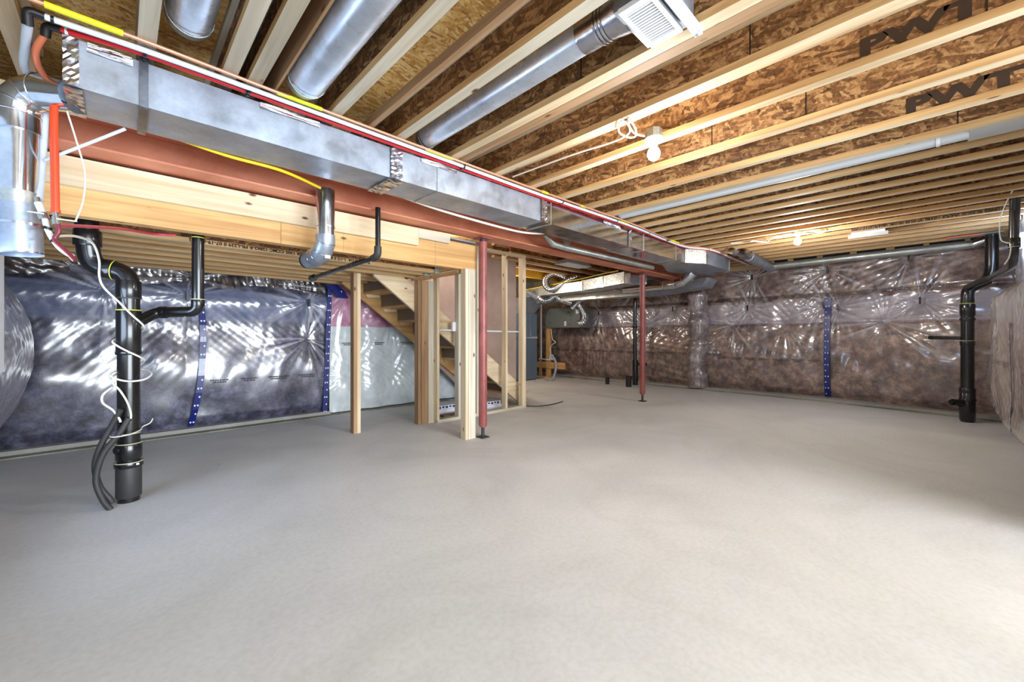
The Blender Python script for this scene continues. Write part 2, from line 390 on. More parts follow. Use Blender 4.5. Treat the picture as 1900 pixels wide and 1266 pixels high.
def film_sheet(name, P0, U, N, L, H, staples, bulge, mat, parent, step=.014, amp=1., seed=1):
    """one sheet of wrinkled film over batts: real relief, bulging between staples and pinched at each staple"""
    nu = int(L/step)+1; nv = int(H/step)+1
    u = np.linspace(0, L, nu); v = np.linspace(0, H, nv); UU, VV = np.meshgrid(u, v)
    D = bulge(UU, VV)
    r_ = np.random.default_rng(seed)
    for k in range(16):       # low rolling lumps
        f = r_.uniform(1.5, 9); a = r_.uniform(0, PI); ph = r_.uniform(0, 6.28)
        D = D+.0045/(f**.35)*np.sin(f*(UU*np.cos(a)+VV*np.sin(a))*2+ph+1.3*np.sin(2.1*VV+ph)+1.1*np.sin(1.7*UU+2*ph))
    for k in range(14):       # fine crinkles, mostly near-vertical runs
        f = r_.uniform(35, 95); a = r_.normal(0, .55); ph = r_.uniform(0, 6.28); cu, cv = r_.uniform(0, L), r_.uniform(0, H)
        env = np.exp(-(((UU-cu)/r_.uniform(.4, 1.6))**2+((VV-cv)/r_.uniform(.2, .7))**2))
        D = D+amp*.0022*env*np.sin(f*(UU*np.cos(a)+VV*np.sin(a))+ph+2*np.sin(4*VV+ph))
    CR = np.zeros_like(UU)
    for (su, sv) in staples:
        dx = UU-su; dy = VV-sv; r = np.sqrt(dx*dx+dy*dy)+1e-6; th = np.arctan2(dy, dx)
        D = D-amp*.040*np.exp(-r/.07)-amp*.02*np.exp(-(r/.3)**2)
        rid = 0
        for kk in range(5):
            f = int(r_.integers(12, 38)); rid = rid+np.sin(f*th+r_.uniform(0, 6.28)+r*r_.uniform(-3, 3))*r_.uniform(.5, 1)*16/f
        gate = .55+.45*np.sin(3*th+r_.uniform(0, 6.28))
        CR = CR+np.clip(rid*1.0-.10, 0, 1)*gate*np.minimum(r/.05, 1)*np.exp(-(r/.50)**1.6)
        D = D+amp*.0046*rid*gate*np.minimum(r/.10, 1)*np.exp(-(r/.50)**1.6)
    P0 = np.array(P0); Uv = np.array(U); Nv = np.array(N)
    pts = P0+UU[..., None]*Uv+VV[..., None]*np.array([0, 0, 1.])+D[..., None]*Nv
    idx = np.arange(nu*nv).reshape(nv, nu)
    q = np.stack([idx[:-1, :-1], idx[:-1, 1:], idx[1:, 1:], idx[1:, :-1]], -1).reshape(-1, 4)
    me = bpy.data.meshes.new(name); pts = pts.reshape(-1, 3)
    if parent is not None: pts = pts-np.array(parent['_w'])
    me.vertices.add(len(pts)); me.vertices.foreach_set('co', pts.ravel())
    me.loops.add(q.size); me.loops.foreach_set('vertex_index', q.ravel())
    me.polygons.add(len(q)); me.polygons.foreach_set('loop_start', np.arange(len(q))*4); me.polygons.foreach_set('loop_total', np.full(len(q), 4))
    me.polygons.foreach_set('use_smooth', np.ones(len(q), bool)); me.update(); me.validate()
    at = me.attributes.new('crease_glare', 'FLOAT', 'POINT'); at.data.foreach_set('value', np.clip(CR, 0, 1).ravel().astype(np.float32))   # mask for painted highlight streaks fanning out from the staples
    me.materials.append(M[mat]); o = bpy.data.objects.new(name, me); COL.objects.link(o); o.parent = parent; o['_w'] = (0, 0, 0)
    return o
def sm(x, a, b):
    t = np.clip((x-a)/(b-a), 0, 1); return t*t*(3-2*t)

# back wall: batts under film, strapped in three rows; the right end swings in towards the corner
def bulge_back(U, V):         # U = 8.2 - y
    y = 8.2-U
    d = .13*np.exp(-((V-.7)/.75)**2)-.06*sm(V, 1.8, 2.1)*0
    d = d*sm(V, -.05, .12)
    d = d+.38*sm(-y, -1.6, .6)*(1-.25*sm(V, 1.6, 2.2))        # corner draws inward
    d = d-.03*np.exp(-((V-1.74)/.03)**2)-.02*np.exp(-((V-1.28)/.03)**2)
    return d
st_back = [(8.2-y, z) for y, z in [(2.42, 2.15), (2.49, 1.57), (1.28, 2.17), (1.33, 1.57), (1.13, 1.51), (.28, 2.2), (.16, 1.55), (5.84, 1.6), (3.95, 1.61), (4.9, 2.1), (6.9, 1.6)]]
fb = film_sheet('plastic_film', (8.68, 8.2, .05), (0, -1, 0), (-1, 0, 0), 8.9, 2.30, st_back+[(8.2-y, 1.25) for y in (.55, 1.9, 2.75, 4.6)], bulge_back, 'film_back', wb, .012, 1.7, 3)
def bulge_left(U, V):         # U = x + .9
    d = .10*np.exp(-((V-.55)/.62)**2)*sm(V, -.05, .12)+.10*np.exp(-((V-1.45)/.2)**2)
    d = d+.06*sm(V, 1.62, 1.72)*np.sin(5*U)**2*0-.05*sm(V, 1.64, 1.70)
    d = d+.028*np.abs(np.sin(U*1.9+.4))
    return d
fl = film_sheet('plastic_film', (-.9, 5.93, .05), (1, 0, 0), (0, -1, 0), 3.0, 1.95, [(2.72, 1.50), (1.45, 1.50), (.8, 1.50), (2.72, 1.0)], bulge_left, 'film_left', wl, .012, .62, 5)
fw = film_sheet('white_batt_film', (2.1, 5.86, .02), (1, 0, 0), (0, -1, 0), 2.66, 1.84, [(.3, 1.75), (.95, 1.3), (.25, .5)], lambda U, V: .03*np.sin(U*7)**2+.04*np.exp(-((V-.3)/.3)**2), 'white_batt', wl, .016, .8, 8)
def bulge_end(U, V):          # end wall, U = 5.9 - y
    return .26*np.exp(-((V-.95)/.62)**2)*sm(U, -.1, .7)*sm(V, -.15, .5)+.03*np.sin(U*2.2)
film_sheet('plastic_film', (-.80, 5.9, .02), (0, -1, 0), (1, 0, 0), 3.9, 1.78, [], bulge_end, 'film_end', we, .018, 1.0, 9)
def bulge_right(U, V):        # side wall, U = x - 3.5
    d = .27*sm(V, .0, .35)*(1-sm(V, 1.42, 1.72))*(1-.55*sm(U, 3.7, 4.5))
    return d+.03*np.sin(U*3.1)*sm(V, .2, .6)*(1-sm(V, 1.4, 1.7))-.05*sm(V, 2.0, 2.3)*0+.035*np.exp(-((np.mod(U, .95)-.5)/.16)**2)*sm(V, 1.6, 1.9)
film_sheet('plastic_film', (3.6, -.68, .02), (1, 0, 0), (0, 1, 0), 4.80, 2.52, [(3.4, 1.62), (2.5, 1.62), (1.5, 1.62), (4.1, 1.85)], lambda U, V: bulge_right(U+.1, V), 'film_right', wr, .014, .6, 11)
# loose brown film flap above the left wall, tucked between the joists
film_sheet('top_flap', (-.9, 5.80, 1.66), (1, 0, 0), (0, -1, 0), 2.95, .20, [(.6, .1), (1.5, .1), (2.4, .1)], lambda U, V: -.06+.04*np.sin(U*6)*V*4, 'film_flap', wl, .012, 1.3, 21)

# footing ledges and the dirty joint along the walls
structure('baseboard_back', MB().prism([(8.44, 8.2), (8.44, 2.0), (8.34, .9), (8.06, -.62), (8.9, -.62), (8.9, 8.2)], 0, .05), 'conc')
structure('trim_1', MB().prism([(8.37, 8.2), (8.37, 2.0), (8.26, .9), (7.98, -.6), (8.10, -.6), (8.36, .9), (8.46, 2.0), (8.46, 8.2)], 0, .012), 'dirt')
structure('baseboard_left', MB().box(-.86, 2.1, 5.80, 5.95, 0, .05), 'conc')
structure('trim_2', MB().box(-.86, 4.0, 5.68, 5.82, 0, .010), 'dirt')

# blue seam tapes (with printed dots) and staples on the film
def seam_tape(parent, frame, path, width, dots=True, label='navy seam tape with white printed dots'):
    """frame(u, v, d) -> point; path list of (u, v)"""
    mb = MB(); vs = []
    for (u, v, d) in path: vs += [frame(u-width/2, v, d), frame(u+width/2, v, d)]
    mb.add(vs, [(2*i, 2*i+1, 2*i+3, 2*i+2) for i in range(len(path)-1)])
    vs2 = []
    for (u, v, d) in path: vs2 += [frame(u-width/2, v, d-.004), frame(u+width/2, v, d-.004)]
    mb.add(vs2, [(2*i, 2*i+2, 2*i+3, 2*i+1) for i in range(len(path)-1)])
    t = mb.build('seam_tape', 'tape', parent, label=label)
    if dots:
        dm = MB(); L = path[0][1]-path[-1][1]; n = int(abs(L)/.095); dotr = .009
        for i in range(n):
            f = (i+.5)/n; v = path[0][1]-L*f
            for k in range(len(path)-1):
                if path[k][1] >= v >= path[k+1][1]:
                    g = (path[k][1]-v)/(path[k][1]-path[k+1][1]); u = path[k][0]*(1-g)+path[k+1][0]*g; d = path[k][2]*(1-g)+path[k+1][2]*g
            for s_ in ((-.2, .25) if i % 2 else (.22,)):
                c = [frame(u+width*s_+dotr*math.cos(a), v+dotr*1.3*math.sin(a), d+.002) for a in [2*PI*j/8 for j in range(8)]]
                dm.add(c, [tuple(range(8))])
        dm.build('tape_dots', 'tape_dot', t)['kind'] = 'stuff'
    return t
def sheet_frame(P0, U, N):
    P0 = Vector(P0); U = Vector(U); N = Vector(N)
    return lambda u, v, d: P0+U*u+Vector((0, 0, 1))*v+N*d
FB = sheet_frame((8.68, 0, 0), (0, 1, 0), (-1, 0, 0))
def dback(y, z): return float(bulge_back(np.array(8.2-y), np.array(z-.05)))+.035
seam_tape(wb, FB, [(1.262, z, dback(1.262, z)+(.012 if z < 1.5 else .0)) for z in np.linspace(1.73, .07, 12)], .082)
FL = sheet_frame((0, 5.93, 0), (1, 0, 0), (0, -1, 0))
def dleft(x, z): return float(bulge_left(np.array(x+.9), np.array(z-.05)))+.03
seam_tape(wl, FL, [(x, z, dleft(x, z)) for x, z in zip(np.interp(np.linspace(0, 1, 9), [0, .3, .7, 1], [.655, .70, .665, .585]), np.linspace(1.60, .06, 9))], .06)
seam_tape(wl, FL, [(x, z, .12) for x, z in zip(np.linspace(2.10, 2.03, 9), np.linspace(1.79, .0, 9))], .06)
seam_tape(wl, FL, [(2.10, 1.80, .15), (2.20, 1.72, .15), (2.26, 1.62, .15)], .17, True, 'wide navy tape patch at the corner of the film')
FR = sheet_frame((0, -.68, 0), (1, 0, 0), (0, 1, 0))
seam_tape(wr, FR, [(x, z, float(bulge_right(np.array(x-3.5), np.array(z)))+.012) for x, z in zip(np.linspace(5.30, 5.10, 10), np.linspace(1.20, .06, 10))], .035, True)
sb = MB()
for (su, sv) in st_back:
    y = 8.2-su; z = sv+.05; x = 8.68-dback(y, z)+.015; sb.box(x-.012, x, y-.012, y+.012, z-.05, z+.05)
sb.build('black_staple_clips', 'black', wb)['kind'] = 'stuff'
sl = MB()
for x, z in ((1.82, 1.53), (.55, 1.54)): sl.box(x-.012, x+.012, 5.93-dleft(x, z)-.005, 5.93-dleft(x, z)+.02, z-.05, z+.05)
sl.build('black_staple_clips', 'black', wl)['kind'] = 'stuff'
# printed marks on the film (rows of small unreadable print)
def marks(parent, frame, dfun, rows, umin, umax, mat='ink_grey', gap=.16):
    mb = MB(); r_ = random.Random(4)
    for z0 in rows:
        u = umin
        while u < umax:
            seg = r_.uniform(.16, .24)
            for line in (0, 1):
                uu = u+(.0 if line == 0 else .03); end = u+seg-(.0 if line == 0 else .03)
                while uu < end:
                    wl_ = r_.uniform(.012, .03); z = z0-line*.024
                    d = dfun(uu, z)+.004
                    d += .014; mb.add([frame(uu, z, d), frame(uu+wl_, z, d), frame(uu+wl_, z+.012, d), frame(uu, z+.012, d)], [(0, 1, 2, 3)])
                    uu += wl_+.007
            u += seg+gap
    o = mb.build('printed_marks', mat, parent); o['kind'] = 'stuff'
marks(wb, FB, dback, [1.78, .72], 2.9, 7.4, gap=.04)
marks(wb, FB, dback, [1.80], -.2, 2.9, gap=.04)
marks(wb, FB, dback, [.66], 1.35, 2.9, gap=.05)
marks(wl, FL, dleft, [.57], .75, 1.95, gap=.12)
marks(wl, FL, lambda u, z: .13, [.98], 2.25, 3.6, gap=.28)
marks(wr, FR, lambda u, z: float(bulge_right(np.array(u-3.5), np.array(z)))+.012, [.86], 5.2, 6.0, gap=.05)

# column of batt wrapped in film on the back wall
mb = MB(); pts = []; rr = []
for i in range(41):
    z = .02+1.98*i/40; pts.append((8.52+.01*math.sin(z*9), 3.37+.02*math.sin(z*4), z)); rr.append(.185+.018*math.sin(z*11)+.012*math.sin(z*23+1)-.05*(z > 1.9)*(z-1.9)*5-.06*max(0, .2-z))
mb.tube(pts, rr, 28)
tag(mb.build('wrapped_column', 'film_col'), 'upright column of insulation wrapped in clear film standing against the back wall', 'insulation column')

# window in the end wall, seen edge-on at the far left
win = structure('window_1', MB().box(-.60, -.505, 2.4, 3.50, .93, 2.1), 'white_trim')
f = MB(); f.box(-.505, -.46, 2.4, 3.58, .90, 1.02).box(-.505, -.46, 3.46, 3.58, 1.02, 2.2).box(-.505, -.46, 2.4, 2.5, 1.02, 2.2)
f.build('window_frame', 'white_trim', win); MB().box(-.503, -.49, 2.5, 3.46, 1.02, 2.1).build('pane', 'glass', win)
# daylight well glimpsed in the side wall by the far pipes
win2 = structure('window_2', MB().box(6.96, 7.06, -.68, -.63, 2.04, 2.20), 'film_right'); MB().box(6.97, 7.05, -.632, -.626, 2.05, 2.19).build('pane', 'glass', win2)

# stairwell: drywall above the flight
structure('wall_stairwell', MB().prism_y([(2.66, 1.50), (4.3, .05), (4.3, 0), (XS, 0), (XS, ZD), (2.66, ZD)], 5.52, 5.56), 'drywall')

# ------------------------------------------------------------------ main floor joists (I-joists along Y)
def i_joist(xf, z, y0, y1, label, w=.063, dep=.24, fl='pine', web=True, group=None, along='Y', fmat=None):
    """xf = far edge of the bottom flange"""
    xa = xf-w
    if along == 'Y': bx = lambda a0, a1, l0, l1, z0, z1: MB().box(a0, a1, l0, l1, z0, z1)
    else: bx = lambda a0, a1, l0, l1, z0, z1: MB().box(l0, l1, a0, a1, z0, z1)
    loc = ((xa+xf)/2, (y0+y1)/2, z) if along == 'Y' else ((y0+y1)/2, (xa+xf)/2, z)
    t = thing('i_joist', loc, label, 'joist', group)
    g = fmat or fl+along
    bf = bx(xa, xf, y0, y1, z, z+.038).build('bottom_flange', g, t)
    bf.data.materials.append(M['side_shade'+along])      # browner colour paints the shade onto the flange sides
    for p in bf.data.polygons:
        if abs(p.normal.z) < .5: p.material_index = 1
    bx(xa, xf, y0, y1, z+dep-.038, z+dep).build('top_flange', g, t)
    xm = (xa+xf)/2; bx(xm-.006, xm+.006, y0, y1, z+.038, z+dep-.038).build('web', 'osb_web' if along == 'Y' else 'osb_webx', t)
    return t
ZJ = 2.40
J = [(-.295, 'leftmost ceiling joist, a wide pale one above the round duct elbow', 'pine', .07),
     (.12, 'greyish ceiling joist between the golden subfloor bay and the short round duct', 'grey', .063),
     (.427, 'narrow pale joist at the right edge of the bare golden subfloor bay', 'grey', .063),
     (.535, 'pale ceiling joist dotted with nail holes left of the largest round duct', 'grey', .064),
     (.95, 'pale ceiling joist right of the largest round duct', 'grey', .063),
     (1.368, 'pale ceiling joist left of the round duct that serves the exhaust fan', 'grey', .063),
     (1.80, 'ceiling joist right of the exhaust fan, carrying its bracket', 'pine', .063),
     (2.235, 'second joist before the nearer light bulb, with a comb-marked flange', 'pine', .066),
     (2.645, 'ceiling joist that the nearer bare bulb holder is screwed to', 'pine', .063),
     (3.07, 'first ceiling joist beyond the nearer bare bulb', 'pine', .063),
     (3.50, 'ceiling joist beyond the nearer bulb with large black stamped letters on its web', 'pine', .063),
     (3.89, 'ceiling joist directly in front of the long white round duct', 'pine', .063),
     (4.27, 'ceiling joist directly behind the long white round duct', 'pine', .063)]
jo = []
for xf, lb, fl, wd in J:
    jo.append(i_joist(xf, ZJ, -.66 if xf > 4.2 else -4.5, 3.34, lb, wd, fl=fl, group='main floor joists'))
words = ['first', 'second', 'third', 'fourth', 'fifth', 'sixth', 'seventh', 'eighth', 'ninth', 'tenth', 'eleventh', 'twelfth', 'thirteenth', 'fourteenth']
for k in range(14):
    xf = 4.27+.305*(k+1)
    if k == 13: xf = 8.50
    jo.append(i_joist(xf, ZJ, -.66, 3.34, 'closely spaced ceiling joist, %s one behind the joist that follows the white round duct' % words[k], .063, fl='pine', group='main floor joists'))
# doubled, darker laths beside two joists
tag(MB().box(1.803, 1.868, -.66, 3.34, ZJ, ZJ+.038).build('scab_board', 'brownY'), 'dull brown board nailed along the joist right of the exhaust fan', 'board')
tag(MB().box(1.111, 1.146, -.66, 3.34, ZJ+.0, ZJ+.05).build('scab_board', 'brownY'), 'thin dull brown lath between the largest duct and the fan duct', 'board')
tag(MB().box(.60, .612, .2, 3.34, ZJ+.02, ZD).build('blocking_board', 'brownY'), 'thin brown panel on edge along the left side of the largest round duct', 'board')
# web stiffener joints: vertical seams in a few webs (recessed strips)
for (xf, y) in ((2.235, .62), (2.235, -.2), (2.645, -.15), (3.07, .55), (3.89, -.1), (1.80, 1.3), (3.07, 1.1)):
    par = [j for j in jo if abs((j['_w'][0]*2+.063)/2-xf) < .01][0]
    MB().box(xf-.0395, xf-.0380, y, y+.006, ZJ+.04, ZD-.04).build('web_joint', 'ink', par)
# black mill stamps
text_part('stamped_lettering', 'PWT', .13, 'ink_soft', jo[10], (3.4615, .13, 2.448), (PI/2, 0, -PI/2), sx=1.6, off=.007)
text_part('stamped_lettering', 'PWT', .11, 'ink_soft', jo[8], (2.6065, .26, 2.462), (PI/2, 0, -PI/2), sx=1.7, off=.006)
txt = '- 07-19-(0022) 11 PR-L239 R-12862 CCMC LCBO ESR APA 1077 BILL 11 1/2'
txt2 = '1-1/2 II BILL 1077 APA ESR 1305 CCMC 12862-R PR-L239 II 07-19-(0022)'
par = jo[12+8]
xb = par['_w'][0]-.0315-.0015
text_part('printed_lettering', 'IN CANADA  SEC DOC.QC  LPI-42 PLUS  '+txt2, .038, 'ink', par, (xb, -.50, ZJ+.034), (PI/2, PI, -PI/2), off=.0014, width=1.24)
# mudsill blocks and dark slots above the back wall
for i, (ya, yb) in enumerate([(1.386, 1.713), (.958, 1.306), (.53, .871), (.129, .433), (-.277, .068), (1.80, 2.0), (-.5, -.33)]):
    tag(MB().box(8.424, 8.436, ya, yb, 2.392, 2.436).build('gap_liner', 'dark'), 'dark slot in the sill above the back wall, %s from the left' % ['second', 'third', 'fourth', 'fifth', 'sixth', 'first', 'last'][i], 'sill gap', 'dark slots above the back wall')
tag(MB().box(8.47, 8.60, -.66, 3.3, 2.33, 2.45).build('sill_plate', 'pineY'), 'pale sill plate along the top of the back wall film', 'sill plate')

# ------------------------------------------------------------------ steel beam on its posts
sb_ = MB(); YC = 3.36
sb_.box(-.86, 7.85, YC-.11, YC+.11, 2.14, 2.152).box(-.86, 7.85, YC-.004, YC+.004, 2.152, 2.313).box(-.86, 7.85, YC-.11, YC+.11, 2.313, 2.325)
for s in (-1, 1):   # root fillets
    sb_.prism_y([(-.86, 0)]*0+[(0, 0)]*0 or [(-.86, 2.152), (7.85, 2.152), (7.85, 2.156), (-.86, 2.156)], YC+min(0, s*.012), YC+max(0, s*.012))
tag(sb_.build('steel_beam', 'primer'), 'long rust-red primed steel I-beam behind the rectangular duct, carried on two posts', 'beam')
tag(MB().box(-.86, 7.85, YC-.07, YC+.07, 2.325, 2.40).build('nailer_plate', 'pineX'), 'wooden nailer on top of the steel beam under the joists', 'wood plate')
def steel_post(x, y, label, r=.045):
    t = thing('steel_post', (x, y, 0), label, 'post', 'red steel posts under the beam')
    MB().tube([(x, y, .13), (x, y, .14), (x, y, 2.10)], [r*.97, r, r], 24).build('tube', 'post', t)
    MB().cyl((x, y, .115), (x, y, .13), r*.8, 20).build('collar', 'post', t)
    mb = MB(); n = 40; pts = [(x, y, .012+.10*i/n) for i in range(n+1)]; mb.tube(pts, [.017+.0022*(i % 2) for i in range(n+1)], 14)
    mb.build('jack_screw', 'abs_dusty', t)
    MB().box(x-.05, x+.05, y-.05, y+.05, 0, .012).build('base_plate', 'abs_dusty', t)
    MB().box(x-.075, x+.075, y-.075, y+.075, 2.128, 2.14).build('cap_plate', 'post', t)
    MB().cyl((x, y, 2.10), (x, y, 2.128), r*.72, 20).build('neck', 'abs_dusty', t)
    return t
steel_post(2.814, 3.375, 'nearer red steel post beside the timber stud post and the stair frame')
steel_post(6.254, 3.377, 'farther slim red steel post standing alone in front of the back wall')

# ------------------------------------------------------------------ dropped landing: golden beam, cream boards, joists
gb = thing('dropped_beam', (1.2, 3.5, 1.797), 'deep golden laminated wood beam carrying the stair landing, below the steel beam', 'beam')
MB().box(-.86, .885, 3.46, 3.50, 1.797, 2.06).build('outer_ply', 'goldX', gb)
MB().box(.888, 2.80, 3.462, 3.50, 1.797, 2.067).build('outer_ply', 'goldX', gb)
MB().box(-.86, 2.80, 3.502, 3.55, 1.797, 2.067).build('inner_ply', 'goldX', gb)
for xx in (1.36, 2.27): MB().box(xx, xx+.0012, 3.4612, 3.4622, 1.80, 2.06).build('glue_line', 'ink_soft', gb)
tag(MB().box(-.86, 2.055, 3.42, 3.46, 1.955, 2.12).build('ledger_board', 'pineX'), 'long cream ledger board between the steel beam and the golden dropped beam', 'board')
tag(MB().box(2.057, 2.42, 3.42, 3.46, 2.03, 2.12).build('ledger_board', 'greyX'), 'short grey-white board stepping up at the right end of the cream ledger', 'board')
tag(MB().box(2.42, 2.80, 3.44, 3.50, 2.085, 2.10).build('shim_strip', 'galv'), 'thin metal shim strip above the right end of the golden beam', 'shim')
LJ = []
for i, yf in enumerate([3.975, 4.20, 4.47, 4.78, 5.08, 5.38, 5.70]):
    t = i_joist(yf, 1.80, -.86, 2.60, '%s landing joist counted back from the golden dropped beam' % words[i], .063, fl='brown', group='landing joists', along='X', fmat=M['goldX' if i % 2 else 'pineX'])
    LJ.append(t)
text_part('printed_lettering', 'IN CANADA  '+txt2, .037, 'ink', LJ[0], (1.80, 3.9105, 1.8325), (PI/2, PI, 0), off=.0012, width=1.42)
structure('trim_3', MB().box(-.86, 2.66, 3.55, 5.95, 2.04, 2.06), 'osb_deck')
tag(MB().box(2.612, 2.65, 3.56, 5.5, 1.815, 2.04).build('landing_header', 'goldY'), 'golden header board closing the right ends of the landing joists', 'board')
tag(MB().box(2.612, 2.71, 3.56, 4.53, 1.775, 1.80).build('top_plate', 'goldY'), 'thin golden plate running from the near stud post to the doubled post under the landing', 'plate')
for i, (x, y) in enumerate([(2.55, 3.90), (2.55, 4.12), (2.55, 4.42)]):
    hg = MB().box(x, x+.062, y-.004, y, 1.795, 1.90).box(x, x+.062, y+.067, y+.071, 1.795, 1.90).box(x, x+.062, y, y+.067, 1.792, 1.796)
    tag(hg.build('joist_hanger', 'galv_dull'), 'small dark metal joist hanger, %s from the golden dropped beam' % words[i], 'joist hanger', 'joist hangers on the landing')

# ------------------------------------------------------------------ studs and posts around the stairs
def stud(x0, x1, y0, y1, z0, z1, label, mat='pineZ', group='stair wall studs'):
    mb = MB(); c = .003
    poly = [(x0+c, y0), (x1-c, y0), (x1, y0+c), (x1, y1-c), (x1-c, y1), (x0+c, y1), (x0, y1-c), (x0, y0+c)]
    mb.prism(poly, z0, z1); return tag(mb.build('wall_stud', mat), label, 'stud', group)
def post(label, plies, z1, group='timber posts under the landing'):
    xs = [p[0] for p in plies]; ys = [p[2] for p in plies]
    t = thing('timber_post', (sum(xs)/len(xs), sum(ys)/len(ys), 0), label, 'post', group)
    for (x0, x1, y0, y1, mat) in plies: MB().box(x0, x1, y0, y1, 0, z1).build('ply', mat, t)
    return t
post('doubled stud post standing alone in front of the white insulation', [(1.878, 1.916, 4.49, 4.58, 'brownZ'), (1.918, 1.957, 4.49, 4.58, 'pineZ')], 1.795)  # brown left ply paints in the shaded side of the post
post('wide built-up post at the corner of the stair frame, left of the stud wall', [(2.64, 2.678, 4.40, 4.49, 'brownZ'), (2.68, 2.775, 4.385, 4.423, 'brownZ'), (2.777, 2.865, 4.385, 4.423, 'greyZ'), (2.68, 2.865, 4.425, 4.50, 'pineZ')], 1.775)
post('cream post of three plies beside the nearer red steel post', [(2.612, 2.650, 3.415, 3.50, 'pineZ'), (2.652, 2.742, 3.413, 3.452, 'greyZ'), (2.652, 2.742, 3.454, 3.50, 'pineZ')], 1.797)
YS = 4.31; YE = 4.40; TOP = 2.27
tag(MB().box(2.86, 4.445, YS, YE, 0, .038).build('bottom_plate', 'greyX'), 'pale bottom plate of the stud wall beside the stairs', 'plate')
tag(MB().box(2.75, 4.445, YS, YE, TOP, TOP+.038).build('top_plate', 'pineX'), 'pale top plate of the stud wall beside the stairs', 'plate')
for a, bb_, lb, mt in [(2.852, 2.890, 'first stud of the stair wall, just right of the wide built-up post', 'pineZ'),
                 (3.183, 3.235, 'second stud of the stair wall, partly behind the cream three-ply post', 'greyZ'),
                 (3.489, 3.530, 'third stud of the stair wall, seen in the gap left of the nearer red post', 'greyZ'),
                 (4.023, 4.061, 'stud of the stair wall second from its right end', 'pineZ'),
                 (4.369, 4.442, 'doubled end stud at the right corner of the stair wall', 'pineZ')]:
    stud(a, bb_, YS, YE, .038, TOP, lb, mt)

# ------------------------------------------------------------------ staircase (flight descends along +X behind the stud wall)
ZT = 2.06; RUN = .255; NR = 11; RISE = ZT/NR; X0 = 2.02
st = thing('staircase', (3.4, 5.0, 0), 'open-backed wooden basement staircase descending to the right behind the stud wall', 'staircase')
sl_ = RISE/RUN
def stringer(y0, y1, mt):
    xA = X0+.02; xB = X0+RUN*NR*.995
    zt = lambda x: ZT-(x-X0)*sl_+.10
    zb = lambda x: ZT-(x-X0)*sl_-.20
    xe = X0+(ZT-.20)/sl_; xt = X0+(ZT+.10)/sl_
    p = [(X0+.1, min(1.83, zb(X0+.1))), (xe, 0), (4.64, 0), (4.64, zt(4.64)), (X0+.37, 1.885), (X0+.1, 1.885)]
    return MB().prism_y(p, y0, y1).build('stringer', mt, st)
stringer(4.50, 4.54, 'pineX'); stringer(5.44, 5.48, 'goldX')
for i in range(1, NR):
    xr = X0+i*RUN-.10; zt = ZT-i*RISE
    if zt > 1.86: continue
    MB().box(xr-.02, xr+RUN+.02, 4.54, 5.44, zt-.028, zt).build('tread', 'goldY', st)
    MB().box(xr-.02, xr-.005, 4.54, 5.44, zt, zt+RISE-.028).build('riser', 'board', st)
    wg = MB().prism_y([(xr, zt-.028), (xr+.2, zt-.028), (xr+.2, zt-.06), (xr+.02, zt-.07)], 5.40, 5.44); wg.build('wedge', 'pineX', st)
# oddments stored under the stairs
for (x, y, lb) in [(3.42, 4.92, 'left bundle of printed white-wrapped flooring lying under the stairs'), (3.98, 4.72, 'right bundle of printed white-wrapped flooring lying under the stairs')]:
    t = thing('wrapped_bundle', (x, y, 0), lb, 'package', 'bundles under the stairs')
    MB().box(x-.24, x+.24, y-.10, y+.12, .0, .05).build('lower_layer', 'paper', t); MB().box(x-.23, x+.23, y-.09, y+.12, .053, .10).build('upper_layer', 'paper', t)
    dm = MB()
    for k in range(7): dm.box(x-.2+k*.06, x-.16+k*.06, y-.0925, y-.09, .062+.008*(k % 2), .09)
    dm.build('printed_pattern', 'ink_grey', t)
tag(MB().box(3.10, 3.55, 4.52, 4.62, 0, .03).build('offcut_board', 'board'), 'dark offcut board on the floor under the stairs, beside the left bundle', 'board')
t = thing('water_line', (3.6, 4.3, 1.16), 'thin white pipe running level across the stair wall studs with two clips', 'pipe')
MB().cyl((2.95, 4.405, 1.165), (4.44, 4.405, 1.150), .010, 10).build('tube', 'white_pex', t)
for x in (3.13, 3.45): MB().box(x, x+.05, 4.37, 4.40, 1.15, 1.27).build('clip', 'white_metal', t)
tag(MB().tube(spline([(4.15, 4.56, .62), (4.40, 4.53, .40), (4.50, 4.5, .22), (4.46, 4.47, .10)]), .008, 8).build('loose_cable', 'wire'), 'white cable hanging down beside the foot of the stair stringer', 'cable')
tag(MB().tube(spline([(4.5, 4.47, .008), (4.62, 4.25, .008), (4.9, 4.19, .008), (5.26, 4.26, .008)]), .007, 8).build('floor_cable', 'abs'), 'black cable end lying on the floor right of the stair wall', 'cable')

# ------------------------------------------------------------------ rectangular trunk duct
td = thing('trunk_duct', (2.8, 2.71, 2.16), 'long rectangular galvanised trunk duct with foil-taped joints running beside the steel beam', 'duct')
zB, zTp = 2.162, 2.366; yN, yF = 2.55, 2.87
def sect(x0, x1, mat): MB().box(x0, x1, yN, yF, zB, zTp).build('duct_section', mat, td)
sect(-.17, 1.335, 'galv'); sect(1.345, 2.845, 'galv')
MB().box(2.855, 4.40, yN, yF-.02, zB, zTp).build('duct_section', 'galv_shiny', td)
MB().box(4.41, 5.955, yN, yF+.02, zB, zTp).build('duct_section', 'galv_shiny', td)
MB().prism([(5.965, 2.55), (6.30, 2.37), (6.30, 3.0), (5.965, 2.90)], zB, zTp).build('transition', 'spangle', td)
MB().prism([(6.305, 2.36), (7.25, 2.36), (7.25, 2.96), (6.64, 3.12), (6.305, 3.02)], zB-.004, zTp).build('end_plenum', 'galv', td)
arc = [(7.26, 2.37)]+[(7.26+.26*math.sin(a), 2.66-.29*math.cos(a)) for a in np.linspace(0.1, PI*.9, 9)]+[(7.26, 2.95)]
